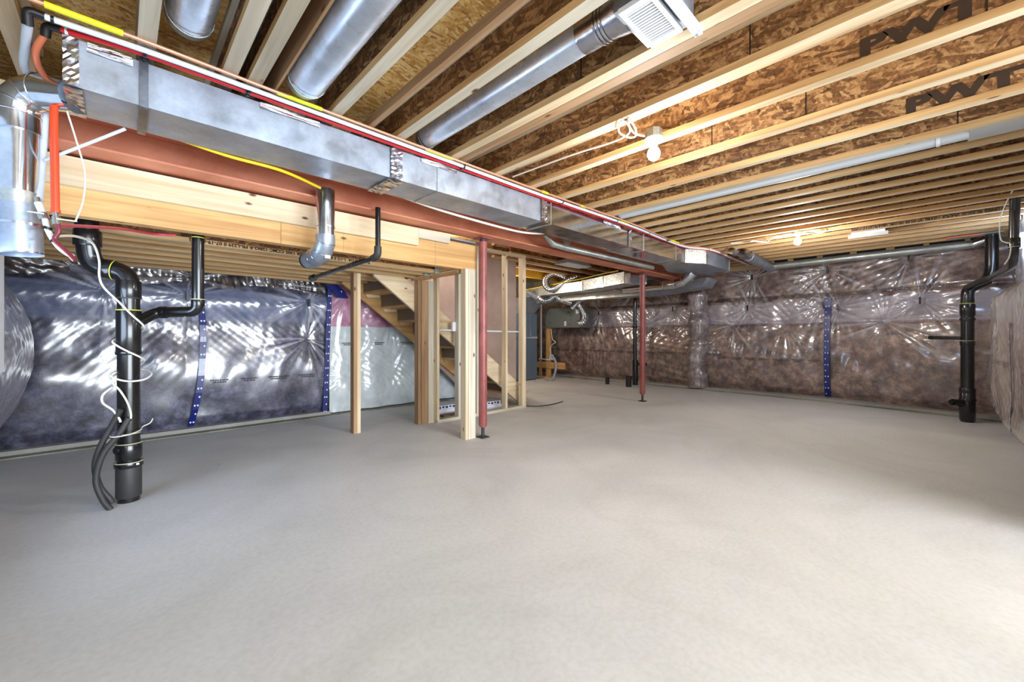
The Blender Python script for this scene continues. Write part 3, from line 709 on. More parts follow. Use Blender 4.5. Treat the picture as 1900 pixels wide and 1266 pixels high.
MB().prism(arc, zB, zTp-.004).build('rounded_end', 'galv_shiny', td)
def seam(x, w=.016, mat='galv_shiny', y0=yN-.006, y1=yF+.006): MB().box(x-w/2, x+w/2, y0, y1, zB-.006, zTp+.004).build('joint_flange', mat, td)
for x in (1.34, 2.85, 4.405, 5.96): seam(x)
for x in (1.69, 2.97, 4.75, 5.67): seam(x, .006, 'galv_dull')
MB().box(6.295, 6.312, 2.352, 2.38, zB-.006, zTp+.002).build('joint_flange', 'foil', td)
MB().box(7.235, 7.255, 2.352, 2.96, zB-.006, zTp+.002).build('joint_flange', 'galv_shiny', td)
def foil(x0, x1, y0, y1, z0, z1, seed=1):
    """crumpled foil tape as a jittered patch wrapped on a face"""
    r_ = random.Random(seed); mb = MB(); n = 14
    if abs(y1-y0) < 1e-6:      # on the near face
        vs = [(x0+(x1-x0)*i/4+r_.uniform(-.002, .002), y0-.004-r_.uniform(0, .005), z0+(z1-z0)*j/n) for j in range(n+1) for i in range(5)]
    else:                      # on the underside
        vs = [(x0+(x1-x0)*i/4+r_.uniform(-.002, .002), y0+(y1-y0)*j/n, z0-.006-r_.uniform(0, .005)) for j in range(n+1) for i in range(5)]
    mb.add(vs, [(j*5+i, j*5+i+1, (j+1)*5+i+1, (j+1)*5+i) for j in range(n) for i in range(4)], False)
    return mb.build('foil_tape', 'foil', td)
foil(-.172, -.125, yN, yN, zB, zTp, 1); foil(-.172, -.115, yN, yF, zB, zB, 2)
foil(1.315, 1.40, yN-.006, yN-.006, zB, zTp, 3); foil(1.30, 1.41, yN, yF, zB-.004, zB-.004, 4)
foil(2.82, 2.90, yN-.006, yN-.006, zB, zTp, 5); foil(4.385, 4.43, yN-.006, yN-.006, zB, zTp, 6)
foil(.55, .86, yN-.001, yN-.001, zTp-.03, zTp+.004, 7); foil(1.55, 1.86, yN-.001, yN-.001, zTp-.03, zTp+.004, 8); foil(3.85, 4.2, yN-.001, yN-.001, zTp-.03, zTp+.004, 10)
foil(-.10, .045, yN-.001, yN-.001, zTp-.04, zTp, 9)
hs = MB().box(.066, .098, yN-.010, yN-.006, zB-.012, ZJ).box(.066, .098, yN-.010, yF+.01, zB-.014, zB-.009)
hs.build('hanger_strap', 'strap', td)
# loose white duct liner sagging along the far side of the trunk
tag(MB().tube(spline([(1.4, 2.885, 2.20), (2.0, 2.93, 2.165), (2.9, 2.95, 2.155), (3.25, 2.885, 2.18)]), .012, 8).build('loose_cable', 'wire'), 'white cable drooping along the back of the trunk duct near its middle', 'cable')
tag(MB().tube(spline([(.15, 2.885, 2.19), (.45, 2.90, 2.16), (.75, 2.91, 2.155), (1.05, 3.10, 2.17)]), .010, 8).build('loose_cable', 'yellow_cable'), 'yellow and white cable drooping along the back of the trunk duct near its left end', 'cable')
lk = MB().tube([(3.35, 2.97, 2.20), (3.55, 3.02, 2.135), (3.75, 3.03, 2.13), (5.9, 3.02, 2.135)], [.02, .035, .035, .035], 14)
tag(lk.build('round_branch_duct', 'galv_dull'), 'slim grey round branch duct tucked behind the middle of the trunk duct', 'duct')
sc = MB(); sc.add([(3.92, 3.20, 2.31), (4.12, 3.20, 2.31), (4.10, 3.19, 2.25), (4.0, 3.19, 2.20), (3.97, 3.19, 2.24)], [(0, 1, 2, 3, 4)]); sc.add([(3.92, 3.21, 2.31), (4.12, 3.21, 2.31), (4.10, 3.2, 2.25), (4.0, 3.2, 2.20), (3.97, 3.2, 2.24)], [(4, 3, 2, 1, 0)])
tag(sc.build('paper_scrap', 'drywall'), 'small torn tan scrap hanging against the steel beam', 'scrap')

# ------------------------------------------------------------------ round duct elbow and drop at the left end
el = thing('elbow_duct', (-.33, 2.91, 1.45), 'shiny round duct elbow dropping open-ended from the left end of the trunk duct', 'duct')
path = [(-.150, 2.765, 2.206), (-.259, 2.86, 2.222), (-.298, 2.889, 2.207), (-.330, 2.908, 2.167), (-.339, 2.916, 2.113), (-.337, 2.915, 2.03)]
mb = MB(); mb.tube(path, .074, 24, smooth=True); mb.build('elbow', 'galv_shiny', el)
for i in range(1, 5):
    a = Vector(path[i]); dirv = (Vector(path[i+1])-Vector(path[i-1])).normalized()
    MB().tube([a-dirv*.004, a, a+dirv*.004], [.0745, .079, .0745], 24, caps=False).build('crimp_ring', 'galv_shiny', el)
MB().cyl((-.334, 2.915, 2.04), (-.334, 2.915, 1.74), .062, 24).build('drop_pipe', 'galv_shiny', el)
MB().cyl((-.334, 2.915, 1.755), (-.334, 2.915, 1.70), .0665, 24).build('sleeve', 'galv_dull', el)
MB().tube([(-.334, 2.915, 1.70), (-.332, 2.913, 1.62), (-.330, 2.912, 1.605)], [.068, .070, .070], 24, caps=False).build('adjustable_collar', 'galv', el)
MB().tube([(-.330, 2.912, 1.61), (-.324, 2.907, 1.47)], .0715, 24, caps=False).build('open_end', 'galv', el)
MB().tube([(-.330, 2.912, 1.60), (-.330, 2.912, 1.612)], .0735, 24, caps=False).build('crimp_ring', 'galv_shiny', el)
MB().tube([(-.3245, 2.9072, 1.475), (-.324, 2.907, 1.469)], [.0725, .0725], 24, caps=False).build('crimp_ring', 'galv_shiny', el)

# round drop with elbow under the golden beam
dd = thing('drop_duct', (1.18, 3.18, 1.70), 'round galvanised drop duct in front of the golden beam turning back under it', 'duct')
cx, cy = 1.115, 3.18
MB().cyl((cx, cy, 2.19), (cx, cy, 1.835), .066, 28).build('riser_pipe', 'galv_shiny', dd)
MB().tube([(cx, cy, 1.915), (cx, cy, 1.905)], .068, 28, caps=False).build('crimp_ring', 'foil', dd)
ep = [(cx, cy, 1.85), (cx, cy, 1.79), (cx-.005, cy+.03, 1.745), (cx-.01, cy+.09, 1.715), (cx-.015, cy+.16, 1.705), (cx-.02, cy+.30, 1.70)]
MB().tube(ep, [.068, .069, .070, .070, .069, .067], 28).build('elbow', 'galv', dd)
for i in (1, 2, 3, 4):
    a = Vector(ep[i]); dv = (Vector(ep[i+1])-Vector(ep[i-1])).normalized()
    MB().tube([a-dv*.004, a, a+dv*.004], [.071, .074, .071], 28, caps=False).build('crimp_ring', 'galv_shiny', dd)
MB().box(cx-.01, cx+.03, cy-.02, cy-.018, 1.675, 1.70).build('paper_label', 'label', dd)
MB().cyl((cx-.021, cy+.30, 1.70), (cx-.03, cy+.34, 1.70), .060, 24).build('crimped_end', 'dark', dd)

# round ducts up between the joists
def bay_duct(name, x, y0, y1, z, r, label, mat='galv_bay', cap=True, z2=None):
    t = thing(name, (x, (y0+y1)/2, z-r), label, 'duct', 'round ducts between the joists')
    MB().cyl((x, y0, z), (x, y1, z2 or z), r, 32).build('pipe', mat, t)
    if cap:
        MB().tube([(x, y1, z), (x, y1+.03, z+.005), (x, y1+.05, z+.03)], [r*1.04, r*1.04, r*.8], 32).build('collar', 'galv_dull', t)
        MB().tube([(x, y1-.012, z), (x, y1-.004, z)], r*1.06, 32, caps=False).build('crimp_ring', 'galv_shiny', t)
    return t
bay_duct('joist_bay_duct', .725, -.3, 2.33, 2.475, .095, 'largest shiny round duct running up between two joists left of centre')
fd = bay_duct('joist_bay_duct', 1.555, 1.12, 2.47, 2.485, .070, 'round duct between joists leading to the white exhaust fan')
bay_duct('joist_bay_duct', .225, -.3, 2.28, 2.515, .085, 'short stretch of round duct at the top left above the yellow sleeve')
wd_ = bay_duct('joist_bay_duct', 4.04, -.15, 2.44, 2.475, .078, 'long white-grey round duct between joists beyond the nearer bulb', 'grey_white')
MB().tube([(4.04, -.02, 2.475), (4.04, 0, 2.475)], .083, 32, caps=False).build('crimp_ring', 'white_metal', wd_)
MB().box(3.92, 4.17, -.5, -.15, 2.42, 2.6).build('square_boot', 'grey_white', wd_)
# handwriting on fan duct
text_part('handwritten_mark', '16', .05, 'ink', fd, (1.60, 1.20, 2.4295), (PI*.87, 0, PI*.55))
# exhaust fan
fan = thing('exhaust_fan', (1.56, .80, 2.38), 'white exhaust fan with a slotted grille between the joists, fed by a round duct', 'fan')
MB().box(1.44, 1.725, .70, .905, 2.40, 2.60).build('housing', 'galv', fan)
g = MB(); gx0, gx1, gy0, gy1 = 1.425, 1.70, .735, .875
g.box(gx0, gx1, gy0, gy0+.016, 2.372, 2.392).box(gx0, gx1, gy1-.016, gy1, 2.372, 2.392).box(gx0, gx0+.03, gy0+.016, gy1-.016, 2.372, 2.392).box(gx1-.035, gx1, gy0+.016, gy1-.016, 2.372, 2.392)
gfr = g.build('grille_frame', 'white_metal', fan)
for k in range(14):
    xx = gx0+.034+k*.0152; MB().box(xx, xx+.0085, gy0+.016, gy1-.016, 2.374, 2.388).build('slat', 'white_metal', gfr)
MB().box(gx0+.03, gx1-.035, gy0+.016, gy1-.016, 2.391, 2.394).build('recess', 'ink_grey', fan)
br = MB().box(1.30, 1.775, .683, .690, 2.372, 2.40).box(1.30, 1.775, .690, .715, 2.372, 2.376); br.build('mounting_bracket', 'white_metal', fan)
MB().cyl((1.762, .700, 2.366), (1.762, .700, 2.372), .006, 12).build('screw', 'galv_dull', fan)
MB().tube([(1.555, .905, 2.485), (1.555, 1.0, 2.485), (1.555, 1.14, 2.485)], [.09, .075, .072], 28).build('duct_collar', 'foil', fan)
for k in range(3): MB().tube([(1.555, 1.0+k*.018, 2.485), (1.555, 1.008+k*.018, 2.485)], .079, 28, caps=False).build('crimp_ring', 'galv_shiny', fan)

# second small register farther back
rg = thing('ceiling_register', (6.85, .59, 2.38), 'small white louvred register under the joists near the far bulb', 'register')
q = MB().box(6.72, 6.98, .43, .45, 2.372, 2.40).box(6.72, 6.98, .73, .75, 2.372, 2.40).box(6.72, 6.74, .45, .73, 2.372, 2.40).box(6.96, 6.98, .45, .73, 2.372, 2.40); q.build('frame', 'white_metal', rg)
MB().box(6.72, 6.73, .40, .78, 2.33, 2.372).build('flange', 'grey_white', rg)
for k in range(11): MB().box(6.74, 6.96, .46+k*.025, .472+k*.025, 2.374, 2.39).build('slat', 'grey_white', rg)

# ------------------------------------------------------------------ pipes along the trunk duct
def run(name, pts, r, mat, label, cat='pipe', group=None, n=10, seg=12):
    t = MB().tube(spline(pts, n) if len(pts) > 2 else pts, r, seg).build(name, mat); return tag(t, label, cat, group)
gl = thing('gas_line', (2.5, 2.42, 2.37), 'thin copper-coloured gas line with yellow sleeves under the joists above the trunk duct', 'pipe')
gp = [(-.30, 2.40, 2.385), (.13, 2.40, 2.385), (.87, 2.425, 2.385), (1.8, 2.44, 2.385), (2.8, 2.445, 2.385), (4.2, 2.43, 2.385), (5.0, 2.47, 2.385), (5.8, 2.49, 2.385), (6.4, 2.32, 2.385), (7.3, 2.32, 2.38), (8.2, 2.34, 2.38)]
MB().tube(spline(gp, 8), .0085, 10).build('tube', 'gas_pipe', gl)
for (a, bq) in ((-.21, .012), (.60, .83), (1.52, 1.75), (2.72, 2.80), (3.30, 3.38), (4.05, 4.22), (5.35, 5.62), (6.3, 6.42)):
    ya = 2.40 if a < .3 else (2.42 if a < 1 else (2.44 if a < 4 else (2.455 if a < 5.2 else 2.485 if a < 6 else 2.33)))
    wide = .013 if a < 0 else .0105
    MB().cyl((a, ya, 2.385), (bq, ya+(.003 if a > .3 else 0), 2.385), wide, 12).build('yellow_sleeve', 'yellow', gl, label='bright yellow sleeve')
wp = thing('white_water_pipe', (2.5, 2.46, 2.37), 'pale blue-white water pipe running along the top edge of the trunk duct', 'pipe')
wpts = [(-.235, 2.475, 2.375), (.075, 2.46, 2.377), (.5, 2.46, 2.377), (1.8, 2.475, 2.375), (2.8, 2.49, 2.375), (4.3, 2.47, 2.375), (5.2, 2.51, 2.375), (5.9, 2.50, 2.375), (6.4, 2.33, 2.375), (7.3, 2.335, 2.372), (8.2, 2.355, 2.37)]
MB().tube(spline(wpts, 8), .0125, 12).build('tube', 'white_pex', wp)
MB().tube(rounded([(-.215, 2.475, 2.375), (-.262, 2.475, 2.378), (-.262, 2.50, 2.33)], .02), .017, 14).build('elbow_fitting', 'black', wp)
MB().cyl((-.20, 2.474, 2.375), (-.19, 2.474, 2.375), .0145, 14).build('crimp_band', 'black', wp)
MB().tube(spline([(-.262, 2.50, 2.34), (-.285, 2.66, 2.33), (-.31, 2.86, 2.31), (-.275, 2.96, 2.25), (-.259, 2.956, 2.17), (-.268, 2.963, 1.92), (-.270, 2.89, 1.73)], 6), .0155, 12).build('drop_tube', 'white_pex', wp)
rp = thing('red_water_pipe', (2.5, 2.5, 2.36), 'crimson water pipe running along the top edge of the trunk duct', 'pipe')
rpts = [(-.195, 2.545, 2.380), (.073, 2.50, 2.379), (.507, 2.51, 2.379), (1.3, 2.515, 2.375), (2.8, 2.52, 2.372), (4.3, 2.50, 2.372), (5.2, 2.52, 2.372), (5.9, 2.51, 2.372), (6.4, 2.345, 2.37), (7.3, 2.355, 2.37), (8.2, 2.37, 2.37)]
MB().tube(spline(rpts, 8), .0115, 12).build('tube', 'red_pex', rp)
MB().tube(rounded([(-.175, 2.541, 2.38), (-.218, 2.552, 2.384), (-.222, 2.575, 2.345)], .02), .016, 14).build('elbow_fitting', 'black', rp)
MB().cyl((-.165, 2.540, 2.38), (-.155, 2.539, 2.38), .0135, 14).build('crimp_band', 'white_metal', rp)
MB().tube(spline([(-.222, 2.57, 2.355), (-.252, 2.62, 2.30), (-.255, 2.67, 2.27), (-.245, 2.73, 2.255), (-.235, 2.78, 2.25)], 6), .0125, 12).build('drop_tube', 'copper_pipe', rp)
rr_ = thing('orange_riser_pipe', (-.212, 2.77, 1.65), 'orange-red pipe dropping straight down beside the shiny duct elbow', 'pipe')
MB().tube(spline([(-.214, 2.79, 2.14), (-.214, 2.772, 2.09), (-.211, 2.77, 1.85), (-.209, 2.768, 1.665)], 6), .0145, 14).build('tube', 'orange_pex', rr_)
MB().cyl((-.209, 2.768, 1.668), (-.209, 2.768, 1.655), .017, 12).build('crimp_band', 'orange_pex', rr_)
MB().cyl((-.209, 2.768, 1.655), (-.207, 2.766, 1.63), .011, 12).build('adapter', 'brass', rr_)
for i, x in enumerate((.083, .487, 1.875, 3.05, 4.0, 4.75, 5.3, 6.3, 6.55, 6.9, 7.3)):
    y = 2.475 if x < 6 else 2.34; z = 2.375
    cl = MB().tube([(x-.006, y, z), (x+.006, y, z)], .0185, 12, caps=False).tube([(x-.007, y+.036, z), (x+.007, y+.036, z)], .016, 12, caps=False).box(x-.006, x+.006, y+.01, y+.03, z-.012, z+.02)
    tag(cl.build('pipe_clip', 'black'), 'black clip holding the red and white pipes, %s from the left along the trunk duct' % words[i], 'pipe clip', 'black pipe clips above the duct')

# small valves and lines at lower left
vl = thing('white_valve_line', (-.24, 2.81, 1.60), 'white pipe with a shut-off valve bending away below the orange riser', 'pipe')
MB().cyl((-.270, 2.828, 1.725), (-.266, 2.825, 1.70), .010, 12).build('adapter', 'brass', vl)
MB().cyl((-.266, 2.825, 1.70), (-.25, 2.812, 1.65), .0135, 12).build('sleeve', 'white_pex', vl)
MB().cyl((-.252, 2.812, 1.652), (-.244, 2.806, 1.625), .018, 12).build('valve_body', 'brass', vl); MB().box(-.295, -.245, 2.79, 2.797, 1.645, 1.651).build('valve_lever', 'brass', vl)
MB().tube(spline([(-.244, 2.806, 1.63), (-.235, 2.80, 1.58), (-.215, 2.785, 1.53), (-.19, 2.76, 1.49), (-.155, 2.74, 1.46)], 6), .0105, 12).build('tube', 'white_pex', vl)
for p in ((-.237, 2.80, 1.585), (-.213, 2.785, 1.525)): MB().tube([(p[0], p[1], p[2]-.006), (p[0]+.003, p[1], p[2]+.006)], .016, 12, caps=False).build('clip', 'black', vl)
vr = thing('red_valve_line', (-.2, 2.765, 1.6), 'dark red pipe with a shut-off valve curling down beside the white one', 'pipe')
MB().cyl((-.207, 2.766, 1.635), (-.203, 2.762, 1.60), .015, 12).build('valve_body', 'brass', vr); MB().box(-.205, -.14, 2.75, 2.757, 1.622, 1.628).build('valve_lever', 'brass', vr)
MB().tube(spline([(-.203, 2.762, 1.605), (-.198, 2.76, 1.57), (-.21, 2.765, 1.54), (-.205, 2.76, 1.52), (-.17, 2.74, 1.475), (-.145, 2.725, 1.44)], 6), .0095, 10).build('tube', plain('dark_red_pipe', (.48, .18, .22), .35), vr)
run('small_red_pipe', [(-.20, 2.76, 1.60), (0, 3.30, 1.72), (.15, 3.62, 1.775), (.28, 3.64, 1.79)], .008, plain('rose_pipe', (.72, .22, .30), .35), 'thin rose-red pipe sagging from the valves to the landing joists')
run('condensate_tube', [(.02, 2.74, 2.105), (-.10, 2.83, 2.03), (-.255, 2.935, 1.93)], .0075, 'white_pex', 'thin white tube slanting from the trunk duct underside down to the white riser pipe', 'tube')
run('loose_wire', [(-.17, 2.72, 2.11), (-.14, 2.72, 1.98), (-.115, 2.72, 1.85), (-.12, 2.72, 1.72), (-.145, 2.73, 1.62)], .0035, 'wire', 'thin loose wire hanging between the orange riser and the ledger board', 'wire')

# ------------------------------------------------------------------ left soil stack with branch and cable
def pipe_fit(t, path, r, name='pipe', mat='abs', seg=24, rad=.09):
    return MB().tube(rounded(path, rad, 7), r, seg).build(name, mat, t)
def hub(t, p, axis, r, h, mat='abs', name='hub'):
    p = Vector(p); a = Vector(axis).normalized(); return MB().tube([p-a*h/2, p-a*(h/2-.004), p+a*(h/2-.004), p+a*h/2], [r*.97, r, r, r*.97], 24).build(name, mat, t)
def glue(t, p, axis, r, mat='glue', h=.006):
    p = Vector(p); a = Vector(axis).normalized(); return MB().tube([p-a*h/2, p+a*h/2], r, 24, caps=False).build('cement_bead', mat, t)
ss = thing('soil_stack', (.05, 3.72, 0), 'thick black soil stack at left, wound with white cable and offset under the landing', 'pipe')
R1 = .058
pipe_fit(ss, [(.045, 3.72, .0), (.045, 3.72, 1.515), (-.13, 3.80, 1.545), (-.15, 3.78, 1.70), (-.15, 3.78, 1.96)], R1, rad=.085)
for z, h, rr2 in ((.14, .22, .066), (.245, .035, .074), (.33, .10, .068), (1.40, .12, .065), (1.12, .30, .064), (.98, .02, .067)): hub(ss, (.045, 3.72, z), (0, 0, 1), rr2, h, 'abs_dusty' if z < .2 else 'abs')
hub(ss, (-.147, 3.775, 1.72), (0, 0, 1), .068, .10); hub(ss, (-.05, 3.765, 1.532), (-.9, .41, .15), .064, .06)
glue(ss, (.045, 3.72, 1.265), (0, 0, 1), .0655); glue(ss, (-.02, 3.75, 1.527), (-.9, .41, .15), .0655); glue(ss, (.045, 3.72, .262), (0, 0, 1), .0755, 'glue_clear'); glue(ss, (.045, 3.72, .385), (0, 0, 1), .069, 'glue_clear'); glue(ss, (.045, 3.72, .45), (0, 0, 1), .0595, 'glue_clear')
glue(ss, (.045, 3.72, 1.345), (0, 0, 1), .0655, 'abs_dusty')
MB().box(.066, .095, 3.655, 3.66, .243, .255).build('paper_label', 'label', ss)
MB().cyl((-.02, 3.68, .35), (.10, 3.76, .35), .022, 14).build('side_port', 'abs', ss)
br_ = thing('branch_pipe', (.40, 3.63, 1.26), 'thinner black pipe dropping from the landing joists and elbowing into the soil stack', 'pipe')
pipe_fit(br_, [(.405, 3.66, 2.0), (.405, 3.66, 1.268), (.19, 3.86, 1.262), (.05, 3.735, 1.16)], .037, rad=.06)
hub(br_, (.405, 3.66, 1.72), (0, 0, 1), .034, .14, 'abs_dusty'); hub(br_, (.405, 3.66, 1.33), (0, 0, 1), .0405, .05); glue(br_, (.405, 3.66, 1.355), (0, 0, 1), .041, 'glue_clear'); glue(br_, (.35, 3.72, 1.266), (-1, .93, 0), .0405); hub(br_, (.225, 3.83, 1.262), (-1, .93, 0), .042, .05); glue(br_, (.405, 3.66, 1.795), (0, 0, 1), .0385, 'glue')
# cable wound round the stack
R = R1+.012
cbl = [(-.20, 2.79, 1.555), (-.155, 3.02, 1.60), (-.11, 3.38, 1.63), (-.09, 3.58, 1.56), (-.09, 3.62, 1.47), (-.07, 3.63, 1.40), (.0, 3.635, 1.31), (.06, 3.645, 1.23)]
for th_, z_, r_c in ((-20, 1.16, .078), (40, 1.12, .075), (110, 1.09, .075), (180, 1.06, .076), (225, 1.03, .076), (270, .99, .076), (320, .95, .076), (370, .92, .075), (450, .88, .09), (540, .85, .088), (585, .82, .09), (630, .80, .092), (675, .805, .105), (720, .835, .115), (765, .86, .11), (810, .86, .095), (900, .82, .088), (960, .74, .082), (985, .66, .078), (997, .58, .078), (992, .53, .080)):
    a_ = math.radians(th_); cbl.append((.045+r_c*math.cos(a_), 3.72+r_c*math.sin(a_), z_))
tag(MB().tube(spline(cbl, 6), .0060, 8).build('wound_cable', 'wire'), 'white cable looping loosely around the thick soil stack', 'cable')
tag(MB().tube(spline([(-.035, 3.69, .76), (-.075, 3.66, .72), (-.075, 3.65, .67), (-.03, 3.64, .62), (.0, 3.635, .56), (.005, 3.635, .54)], 8), .0068, 8).build('cable_end', 'wire'), 'shorter white cable loop at the left of the soil stack', 'cable')
def sleeve(pts, label):
    return tag(MB().tube(spline(pts, 8), .017, 10).build('cable_sleeve', 'abs_dusty'), label, 'conduit', 'black sleeves at the stack foot')
sleeve([(.045, 3.625, .56), (.0, 3.62, .47), (-.075, 3.62, .35), (-.105, 3.62, .2), (-.075, 3.61, .07), (-.04, 3.61, .0)], 'right black cable sleeve strapped to the foot of the soil stack')
sleeve([(.005, 3.635, .62), (-.035, 3.655, .52), (-.085, 3.66, .4), (-.11, 3.66, .28), (-.09, 3.65, .15), (-.045, 3.64, .06), (-.03, 3.63, .03)], 'left black cable sleeve behind the other at the foot of the soil stack')
tag(MB().tube(spline([(-.045, 3.67, .455), (-.03, 3.60, .455), (.045, 3.595, .46), (.10, 3.66, .47), (.112, 3.72, .48), (.15, 3.72, .50), (.165, 3.71, .53)], 8), .004, 6).build('tie_wire', 'wire'), 'thin white tie strapping the sleeves to the soil stack', 'tie')

# slim pipe right of the drop duct
sp_ = thing('slim_waste_pipe', (1.54, 3.9, 1.72), 'slim black pipe dropping in front of the steel beam and running back under the landing', 'pipe')
MB().cyl((1.535, 3.19, 2.15), (1.535, 3.19, 1.80), .0215, 18).build('riser', 'abs', sp_)
MB().tube(rounded([(1.535, 3.19, 1.83), (1.535, 3.19, 1.755), (1.53, 3.27, 1.742)], .05), .030, 18).build('elbow', 'abs_dusty', sp_)
MB().cyl((1.53, 3.25, 1.745), (1.50, 4.62, 1.715), .0225, 18).build('arm', 'abs', sp_)
MB().cyl((1.50, 4.60, 1.716), (1.499, 4.68, 1.714), .036, 18).build('end_elbow', 'abs', sp_)
for y in (3.62, 4.2): MB().tube([(1.52, y, 1.735), (1.52, y+.006, 1.735)], .030, 14, caps=False).build('hanger_ring', 'brass', sp_); MB().cyl((1.52, y, 1.76), (1.52, y, 1.80), .003, 6).build('hanger_rod', 'brass', sp_)

# ------------------------------------------------------------------ right stack
rs = thing('soil_stack', (7.743, -.276, 0), 'tall black soil stack near the right corner with a side stub and foot cleanout', 'pipe')
A = (7.743, -.276)
MB().tube([(A[0], A[1], 0), (A[0], A[1], 1.56)], .062, 24).build('lower_pipe', 'abs', rs)
for z, h, r2 in ((.2, .36, .073), (.40, .06, .075), (.28, .03, .08), (1.42, .14, .07), (1.0, .06, .068), (1.30, .03, .072)): hub(rs, (A[0], A[1], z), (0, 0, 1), r2, h)
MB().cyl((A[0]-.02, A[1]+.02, .23), (A[0]-.13, A[1]+.13, .25), .042, 18).build('cleanout_plug', 'abs', rs)
MB().cyl((A[0]-.1, A[1]+.1, .247), (A[0]-.15, A[1]+.15, .253), .03, 6).build('cleanout_cap', 'abs', rs)
MB().cyl((A[0], A[1]+.02, 1.06), (A[0]+.14, A[1]+.32, 1.065), .022, 16).build('side_stub', 'abs', rs)
MB().cyl((A[0]+.135, A[1]+.31, 1.065), (A[0]+.15, A[1]+.34, 1.065), .026, 16).build('stub_cap', 'abs', rs)
pipe_fit(rs, [(A[0], A[1], 1.5), (A[0], A[1], 1.68), (7.95, -.46, 1.80), (7.97, -.49, 1.93), (7.97, -.49, 2.37)], .060, 'upper_pipe', rad=.07)
glue(rs, (7.93, -.445, 1.79), (.2, -.18, .12), .063, 'glue_clear'); glue(rs, (A[0], A[1], 1.50), (0, 0, 1), .064); glue(rs, (A[0], A[1], 1.03), (0, 0, 1), .070, 'glue_clear')
t = thing('metal_plate', (7.85, -.38, 2.36), 'thin metal plate with an orange edge on top of the right soil stack', 'plate')
MB().box(7.80, 7.99, -.58, -.10, 2.372, 2.378).build('sheet', 'galv_dull', t); MB().box(7.792, 7.80, -.40, -.06, 2.362, 2.372).build('orange_edge', 'orange', t)
r2 = thing('vent_pipe', (6.9, -.45, 1.70), 'thinner black vent pipe climbing the side wall and joining the right soil stack', 'pipe')
pipe_fit(r2, [(A[0], A[1], 1.60), (A[0]-.03, A[1]+.0, 1.70), (7.26, -.455, 1.77), (6.46, -.535, 1.80), (6.30, -.53, 1.93), (6.28, -.53, 2.50)], .034, 'tube', rad=.08)
hub(r2, (6.30, -.53, 2.0), (0, 0, 1), .042, .10); glue(r2, (6.30, -.53, 1.96), (0, 0, 1), .043, 'glue_clear')
MB().tube([(6.42, -.535, 2.05), (6.16, -.53, 2.58)], .036, 18).build('twin_tube', 'abs', r2)
run('loose_wire', [(5.8, -.50, 2.46), (6.5, -.47, 2.36), (6.62, -.46, 2.22), (6.5, -.46, 2.08), (6.2, -.47, 2.0), (5.95, -.48, 1.94), (6.05, -.48, 1.84), (6.3, -.47, 1.80)], .005, 'wire', 'thin white wire looping over the vent pipe on the side wall', 'wire')

# floor stubs and far stack
def stub(x, y, h, r, label):
    t = thing('floor_stub', (x, y, 0), label, 'pipe stub', 'black floor stubs'); MB().tube([(x, y, 0), (x, y, h)], r, 18).build('pipe', 'abs', t); MB().tube([(x, y, h-.03), (x, y, h)], r*1.15, 18).build('rim', 'abs', t)
stub(7.887, 5.11, .14, .045, 'shorter black pipe stub on the floor left of the far red post'); stub(7.80, 4.53, .22, .062, 'taller black pipe stub on the floor just left of the far red post')
fs = thing('rear_waste_pipe', (8.2, 4.62, 0), 'black waste pipe running up the back wall left of the far red post', 'pipe')
MB().cyl((8.2, 4.60, 0), (8.2, 4.60, .55), .06, 18).build('lower_pipe', 'abs', fs); MB().cyl((8.22, 4.62, .5), (8.22, 4.62, 1.95), .04, 18).build('upper_pipe', 'abs', fs)
MB().cyl((8.2, 4.60, .46), (8.12, 4.30, .47), .03, 14).build('side_arm', 'abs', fs); hub(fs, (8.22, 4.62, 1.3), (0, 0, 1), .05, .08)

# round duct along the back wall
bd = thing('back_wall_duct', (8.28, .8, 2.25), 'long round galvanised duct along the back wall top with a thick elbowed end', 'duct')
MB().cyl((8.28, 2.0, 2.31), (8.18, -.36, 2.31), .055, 24).build('long_pipe', 'galv_dull', bd)
MB().cyl((8.34, 2.03, 2.30), (7.10, 2.04, 2.34), .082, 28).build('short_pipe', 'galv', bd)
for x in (8.25, 7.35, 7.15): MB().tube([(x, 2.04, 2.335), (x-.015, 2.04, 2.335)], .086, 28, caps=False).build('crimp_ring', 'galv_shiny', bd)
MB().tube([(7.12, 2.04, 2.34), (6.95, 2.05, 2.35), (6.85, 2.07, 2.36)], [.075, .085, .06], 24).build('elbow', 'foil', bd)
MB().cyl((6.72, 2.10, 2.36), (6.60, 2.12, 2.36), .05, 20).build('stub', 'galv_shiny', bd)
MB().tube([(8.18, -.36, 2.31), (8.14, -.43, 2.33), (8.14, -.50, 2.37)], .06, 20).build('end_elbow', 'foil', bd)

# ------------------------------------------------------------------ bare bulbs and their cable
def bulb(x, y, label, z=ZJ):
    t = thing('bare_bulb_light', (x, y, z-.13), label, 'light', 'bare bulb lights')
    MB().prism([(x+.052*math.cos(k*PI/4+.39), y+.052*math.sin(k*PI/4+.39)) for k in range(8)], z-.025, z+.03).build('junction_box', 'galv_dull', t)
    MB().tube([(x, y, z-.025), (x, y, z-.033), (x, y, z-.040), (x, y, z-.048)], [.056, .060, .052, .030], 28).build('lamp_holder', 'porcelain', t)
    lh = [c for c in t.children if c.name.startswith('lamp_holder')][0]
    MB().cyl((x, y, z-.048), (x, y, z-.075), .022, 20).build('socket', 'porcelain', lh)
    bo = MB(); prof = [(.014, -.072), (.018, -.080), (.032, -.096), (.041, -.120), (.040, -.135), (.030, -.155), (.014, -.166), (.003, -.168)]
    bo.tube([(x, y, z+p[1]) for p in prof], [p[0] for p in prof], 24); bo.build('bulb', 'bulb', lh)
    L = light('bulb_glow', 'POINT', (x, y, z-.24), 1, (1, .97, .92), radius=.10); L.parent = t; L.location = Vector((x, y, z-.24))-Vector(t['_w'])
    return L
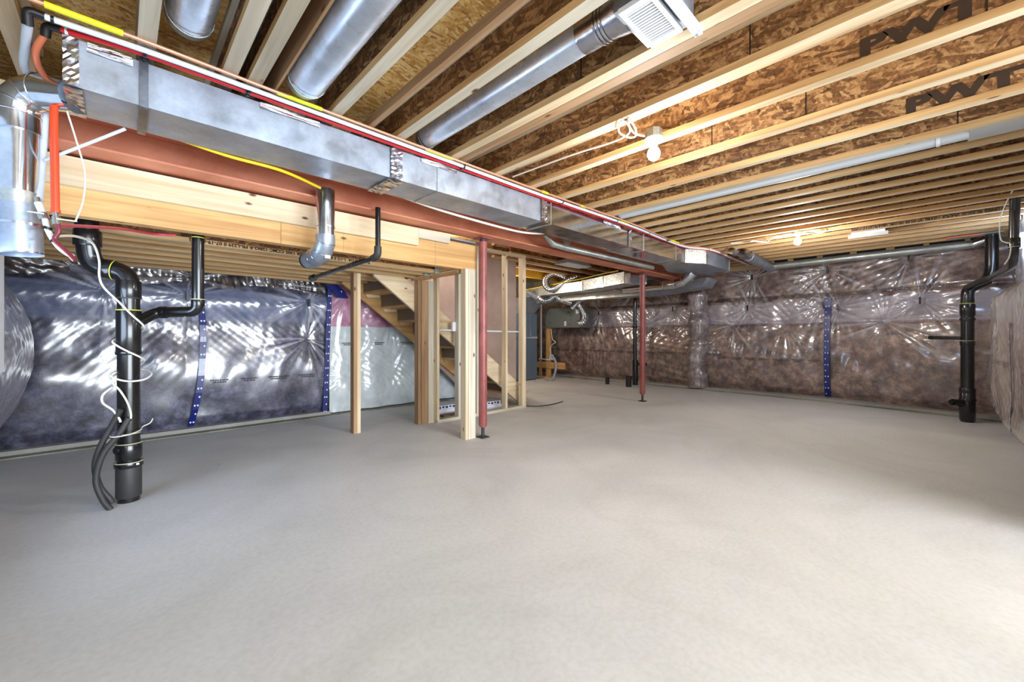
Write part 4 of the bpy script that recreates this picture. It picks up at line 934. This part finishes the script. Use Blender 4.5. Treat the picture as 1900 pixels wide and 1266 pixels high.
L1 = bulb(2.497, 1.269, 'nearer bare bulb in a white porcelain holder under the joists'); L2 = bulb(6.14, 1.205, 'farther bare bulb under the closely spaced joists near the back wall')
L1.data.energy = 38; L2.data.energy = 52
run('lamp_cable', [(2.30, 2.38, 2.385), (2.325, 1.806, 2.385), (2.362, 1.518, 2.385), (2.34, 1.36, 2.385), (2.23, 1.30, 2.385), (2.17, 1.31, 2.385)], .006, 'wire', 'white cable running under the joists to the nearer bulb', 'cable')
run('cable_loop', [(2.18, 1.33, 2.385), (2.27, 1.385, 2.38), (2.37, 1.38, 2.38), (2.39, 1.34, 2.38), (2.30, 1.29, 2.38), (2.20, 1.27, 2.385), (2.24, 1.30, 2.385), (2.36, 1.33, 2.385), (2.45, 1.31, 2.39)], .006, 'wire', 'loop of white cable beside the nearer bulb holder', 'cable')
run('cable_loop', [(6.2, 2.0, 2.39), (6.25, 1.85, 2.39), (6.15, 1.72, 2.37), (6.35, 1.6, 2.37), (6.2, 1.5, 2.385), (6.15, 1.35, 2.39), (6.14, 1.26, 2.39)], .009, 'wire', 'coiled white cable left of the farther bulb', 'cable')
run('cable_stub', [(6.20, 1.13, 2.385), (6.3, 1.02, 2.37), (6.22, .92, 2.385)], .012, 'galv_dull', 'short grey cable end right of the farther bulb', 'cable')

# ------------------------------------------------------------------ mechanical corner
for i, yf in enumerate((3.95, 4.35, 4.76, 5.17, 5.61)):
    i_joist(yf, ZJ, 4.5, 8.6, '%s joist beyond the steel beam in the mechanical corner, running along the beam' % words[i], .063, fl='pine', along='X', group='mechanical corner joists')
tag(MB().box(4.5, 8.6, 6.02, 6.12, 2.34, ZD).build('yellow_beam', lumber('yellow_lvl', 'X', (.95, .76, .22), (.86, .62, .12))), 'bright yellow laminated beam at the top of the mechanical corner', 'beam')
rt = thing('return_trunk_duct', (6.5, 5.1, 2.0), 'rectangular duct crossing the mechanical corner behind the end of the stair wall', 'duct')
def skew(p, q, wdt, z0, z1, mat, name):
    p = Vector((p[0], p[1])); q = Vector((q[0], q[1])); d = (q-p).normalized(); n = Vector((-d.y, d.x))
    if n.x < 0: n = -n
    a, b2, c, d2 = p, q, q+n*wdt, p+n*wdt
    mb = MB().hexa([(v.x, v.y, z0) for v in (a, b2, c, d2)], [(v.x, v.y, z1) for v in (a, b2, c, d2)]); return mb.build(name, mat, rt)
skew((6.99, 6.85), (6.73, 4.95), .42, 2.0, 2.19, 'galv_dull', 'duct_section'); skew((6.725, 4.93), (6.30, 3.75), .40, 2.0, 2.20, 'spangle', 'duct_section')
skew((6.735, 4.97), (6.715, 4.90), .43, 1.992, 2.21, 'galv_shiny', 'joint_flange'); skew((6.50, 4.33), (6.49, 4.30), .42, 1.995, 2.205, 'galv_shiny', 'joint_flange')
skew((6.30, 3.74), (6.26, 3.60), .38, 1.99, 2.16, 'galv_shiny', 'end_cap')
tag(MB().box(7.35, 7.75, 3.9, 7.9, 1.88, 2.0).build('lower_trunk_duct', 'galv_dull'), 'second rectangular duct just beyond and below the one crossing the mechanical corner', 'duct')
run('yellow_cable', [(6.97, 6.9, 2.17), (6.8, 5.8, 2.20), (6.65, 4.9, 2.225), (6.4, 4.2, 2.23), (5.9, 3.62, 2.155)], .008, 'yellow_cable', 'yellow cable lying along the top edge of the duct in the mechanical corner', 'cable')
# paper-like white vent hood between joists
tag(MB().hexa([(5.6, 4.42, 2.36), (6.3, 4.42, 2.36), (6.3, 4.72, 2.36), (5.6, 4.72, 2.36)], [(5.65, 4.45, 2.44), (6.25, 4.45, 2.44), (6.25, 4.7, 2.44), (5.65, 4.7, 2.44)]).build('vent_box', 'grey_white'), 'grey-white vent box hung between joists in the mechanical corner', 'vent')
# transition and round branch off the trunk end, to the right of the far post
be = thing('branch_elbow_duct', (7.0, 3.3, 1.9), 'round branch duct curving from under the trunk end towards the far red post', 'duct')
bp = [(7.0, 2.86, 2.16), (7.0, 2.92, 2.09), (7.0, 3.02, 2.02), (7.0, 3.16, 1.985), (7.0, 3.35, 1.98), (7.0, 4.15, 1.97)]
MB().tube(bp, .085, 24).build('pipe', 'galv_shiny', be)
for i in range(1, 5):
    a = Vector(bp[i]); dv = (Vector(bp[i+1])-Vector(bp[i-1])).normalized(); MB().tube([a-dv*.005, a, a+dv*.005], [.086, .091, .086], 24, caps=False).build('crimp_ring', 'galv', be)
bt = MB().prism_y([(7.5, 2.05), (8.2, 2.05), (8.2, 1.86), (7.9, 1.80), (7.5, 1.84)], 2.9, 4.0)
tag(MB().hexa([(7.6, 2.95, 1.98), (8.1, 2.95, 1.98), (8.05, 4.0, 1.90), (7.6, 4.0, 1.90)][::-1], [(7.6, 2.85, 2.14), (8.1, 2.85, 2.14), (8.05, 4.1, 2.04), (7.6, 4.1, 2.04)][::-1]).build('duct_boot', 'galv'), 'tapered sheet-metal boot under the trunk end in front of the wrapped column', 'duct')
# ribbed flexible ducts
def flex(pts, r, label, mat='galv_shiny'):
    P = spline(pts, 10); L = sum((P[i+1]-P[i]).length for i in range(len(P)-1)); n = int(L/.009); out = []
    acc = [0]
    for i in range(len(P)-1): acc.append(acc[-1]+(P[i+1]-P[i]).length)
    for k in range(n+1):
        s = L*k/n; i = min(max(np.searchsorted(acc, s)-1, 0), len(P)-2); t_ = (s-acc[i])/max(acc[i+1]-acc[i], 1e-6); out.append(P[i].lerp(P[i+1], t_))
    return tag(MB().tube(out, [r*(1+.09*math.sin(k*PI/2)) for k in range(n+1)], 18).build('flexible_duct', mat), label, 'duct', 'ribbed flexible ducts')
flex([(7.035, 5.582, 2.346), (6.849, 5.761, 2.440), (6.713, 5.892, 2.358), (6.705, 5.900, 2.182), (6.798, 5.810, 2.099), (6.856, 5.616, 2.169), (6.864, 5.331, 2.282), (6.929, 5.268, 2.327)], .075, 'ribbed silver flexible duct curling in a U against the crossing duct')
flex([(6.947, 6.360, 1.994), (7.037, 6.274, 1.895), (7.220, 6.237, 1.928), (7.311, 6.150, 2.004), (7.419, 6.045, 1.916), (7.644, 5.968, 1.861)], .072, 'wavy ribbed flexible duct running from the furnace to above the ventilator')
flex([(8.131, 4.944, 2.121), (7.950, 5.396, 2.106), (7.853, 5.627, 2.091), (7.826, 5.792, 1.950), (7.834, 5.924, 1.856), (7.840, 6.056, 1.747)], .070, 'ribbed flexible duct sloping up to the right from above the ventilator')
flex([(7.852, 5.906, 1.869), (7.926, 5.835, 1.715), (7.890, 5.731, 1.531), (7.781, 5.697, 1.401), (7.691, 5.784, 1.364)], .075, 'ribbed flexible duct hooking into the right side of the ventilator')
tag(MB().cyl((6.696, 6.463, 2.095), (6.930, 6.378, 1.957), .06, 20).build('rigid_duct', 'galv'), 'smooth silver pipe slanting out of the furnace top', 'duct')
# ventilator unit
hv = thing('ventilator_unit', (8.2, 6.5, 1.28), 'grey-green wall-hung ventilator cabinet in the far corner fed by flexible ducts', 'ventilator')
MB().box(8.0, 8.45, 5.95, 7.06, 1.285, 1.78).build('cabinet', 'hrv', hv); MB().box(7.99, 8.0, 6.21, 7.05, 1.29, 1.775).build('front_panel', 'hrv', hv)
MB().box(7.982, 7.99, 6.36, 6.42, 1.33, 1.44).build('paper_label', 'label', hv); MB().box(7.97, 8.0, 5.97, 6.05, 1.62, 1.72).build('control_box', 'white_metal', hv)
MB().box(7.98, 8.0, 6.24, 6.32, 1.66, 1.675).build('dark_slot', 'ink', hv)
for y, z in ((6.9, 1.66), (6.88, 1.42), (6.28, 1.36)): MB().cyl((7.98, y, z), (7.99, y, z), .012, 8).build('screw', 'ink', hv)
# wooden stand
ws = thing('wooden_stand', (8.1, 7.0, 0), 'rough golden timber stand in the far corner under the ventilator', 'stand')
MB().box(8.10, 8.14, 7.30, 7.37, .0, 1.95).build('upright', 'goldZ', ws); MB().box(8.06, 8.10, 6.94, 7.10, 0, 1.28).build('upright', 'goldZ', ws); MB().box(8.02, 8.06, 6.44, 7.50, .24, .40).build('crosspiece', 'goldY', ws)
MB().box(7.95, 8.15, 6.90, 7.45, 0, .03).build('foot', 'goldY', ws)
tag(MB().cyl((8.03, 7.235, 1.95), (8.03, 7.235, .48), .020, 10).build('drain_tube', 'white_pex'), 'thin white drain tube running down beside the wooden stand', 'pipe')
tag(MB().cyl((7.98, 7.26, .475), (7.98, 6.9, .465), .016, 10).build('drain_tube', 'white_pex'), 'short white drain tube crossing the wooden stand', 'pipe')
tag(MB().tube(spline([(8.0, 6.85, .56), (8.0, 6.78, .52), (7.99, 6.68, .35), (7.95, 6.70, .12), (7.92, 6.74, .0)]), .03, 10).build('drain_hose', plain('grey_hose', (.62, .65, .70), .4)), 'grey hose hanging to the floor beside the wooden stand', 'hose')
tag(MB().tube(spline([(8.0, 6.86, 1.25), (8.0, 6.82, 1.0), (7.99, 6.7, .92), (8.0, 6.82, .86), (8.0, 6.9, .75), (8.0, 6.84, .55)]), .010, 8).build('thin_wire', 'wire'), 'thin wire looping down from the ventilator', 'wire')
tag(MB().hexa([(7.98, 6.76, .46), (8.03, 6.76, .46), (8.03, 6.92, .46), (7.98, 6.92, .46)], [(7.98, 6.82, .60), (8.03, 6.82, .60), (8.03, 6.9, .60), (7.98, 6.9, .60)]).build('condensate_pump', 'grey_white'), 'small pale condensate trap on the crosspiece of the wooden stand', 'trap')
# furnace
fu = thing('furnace', (7.2, 7.2, 0), 'tall slate-blue furnace cabinet just right of the stair wall end', 'furnace')
MB().box(6.80, 7.46, 6.86, 7.6, .02, 1.02).build('lower_cabinet', 'furnace', fu); MB().box(6.80, 7.46, 6.86, 7.6, 1.06, 1.62).build('upper_cabinet', 'furnace', fu)
MB().box(6.79, 7.47, 6.85, 7.6, 1.02, 1.06).build('joint_band', 'galv_shiny', fu)
MB().hexa([(6.85, 6.9, 1.62), (7.4, 6.9, 1.62), (7.4, 7.5, 1.62), (6.85, 7.5, 1.62)], [(6.9, 6.7, 2.0), (7.6, 6.7, 2.0), (7.6, 7.4, 2.0), (6.9, 7.4, 2.0)]).build('plenum', 'galv', fu)
for s in (0, 1): MB().add([(6.95+s*.25, 6.855, 1.08), (7.0+s*.25, 6.855, 1.08), (7.1+s*.1, 6.85, 1.6), (7.08+s*.1, 6.85, 1.6)], [(0, 1, 2, 3)]).build('panel_crease', 'galv', fu)
run('extension_cord', [(7.3, 6.75, .01), (7.45, 6.55, .01), (7.4, 6.4, .01), (7.55, 6.35, .01)], .012, 'galv_dull', 'grey cord curled on the floor at the foot of the furnace', 'cord')

for o in bpy.data.objects:
    if '_w' in o: del o['_w']
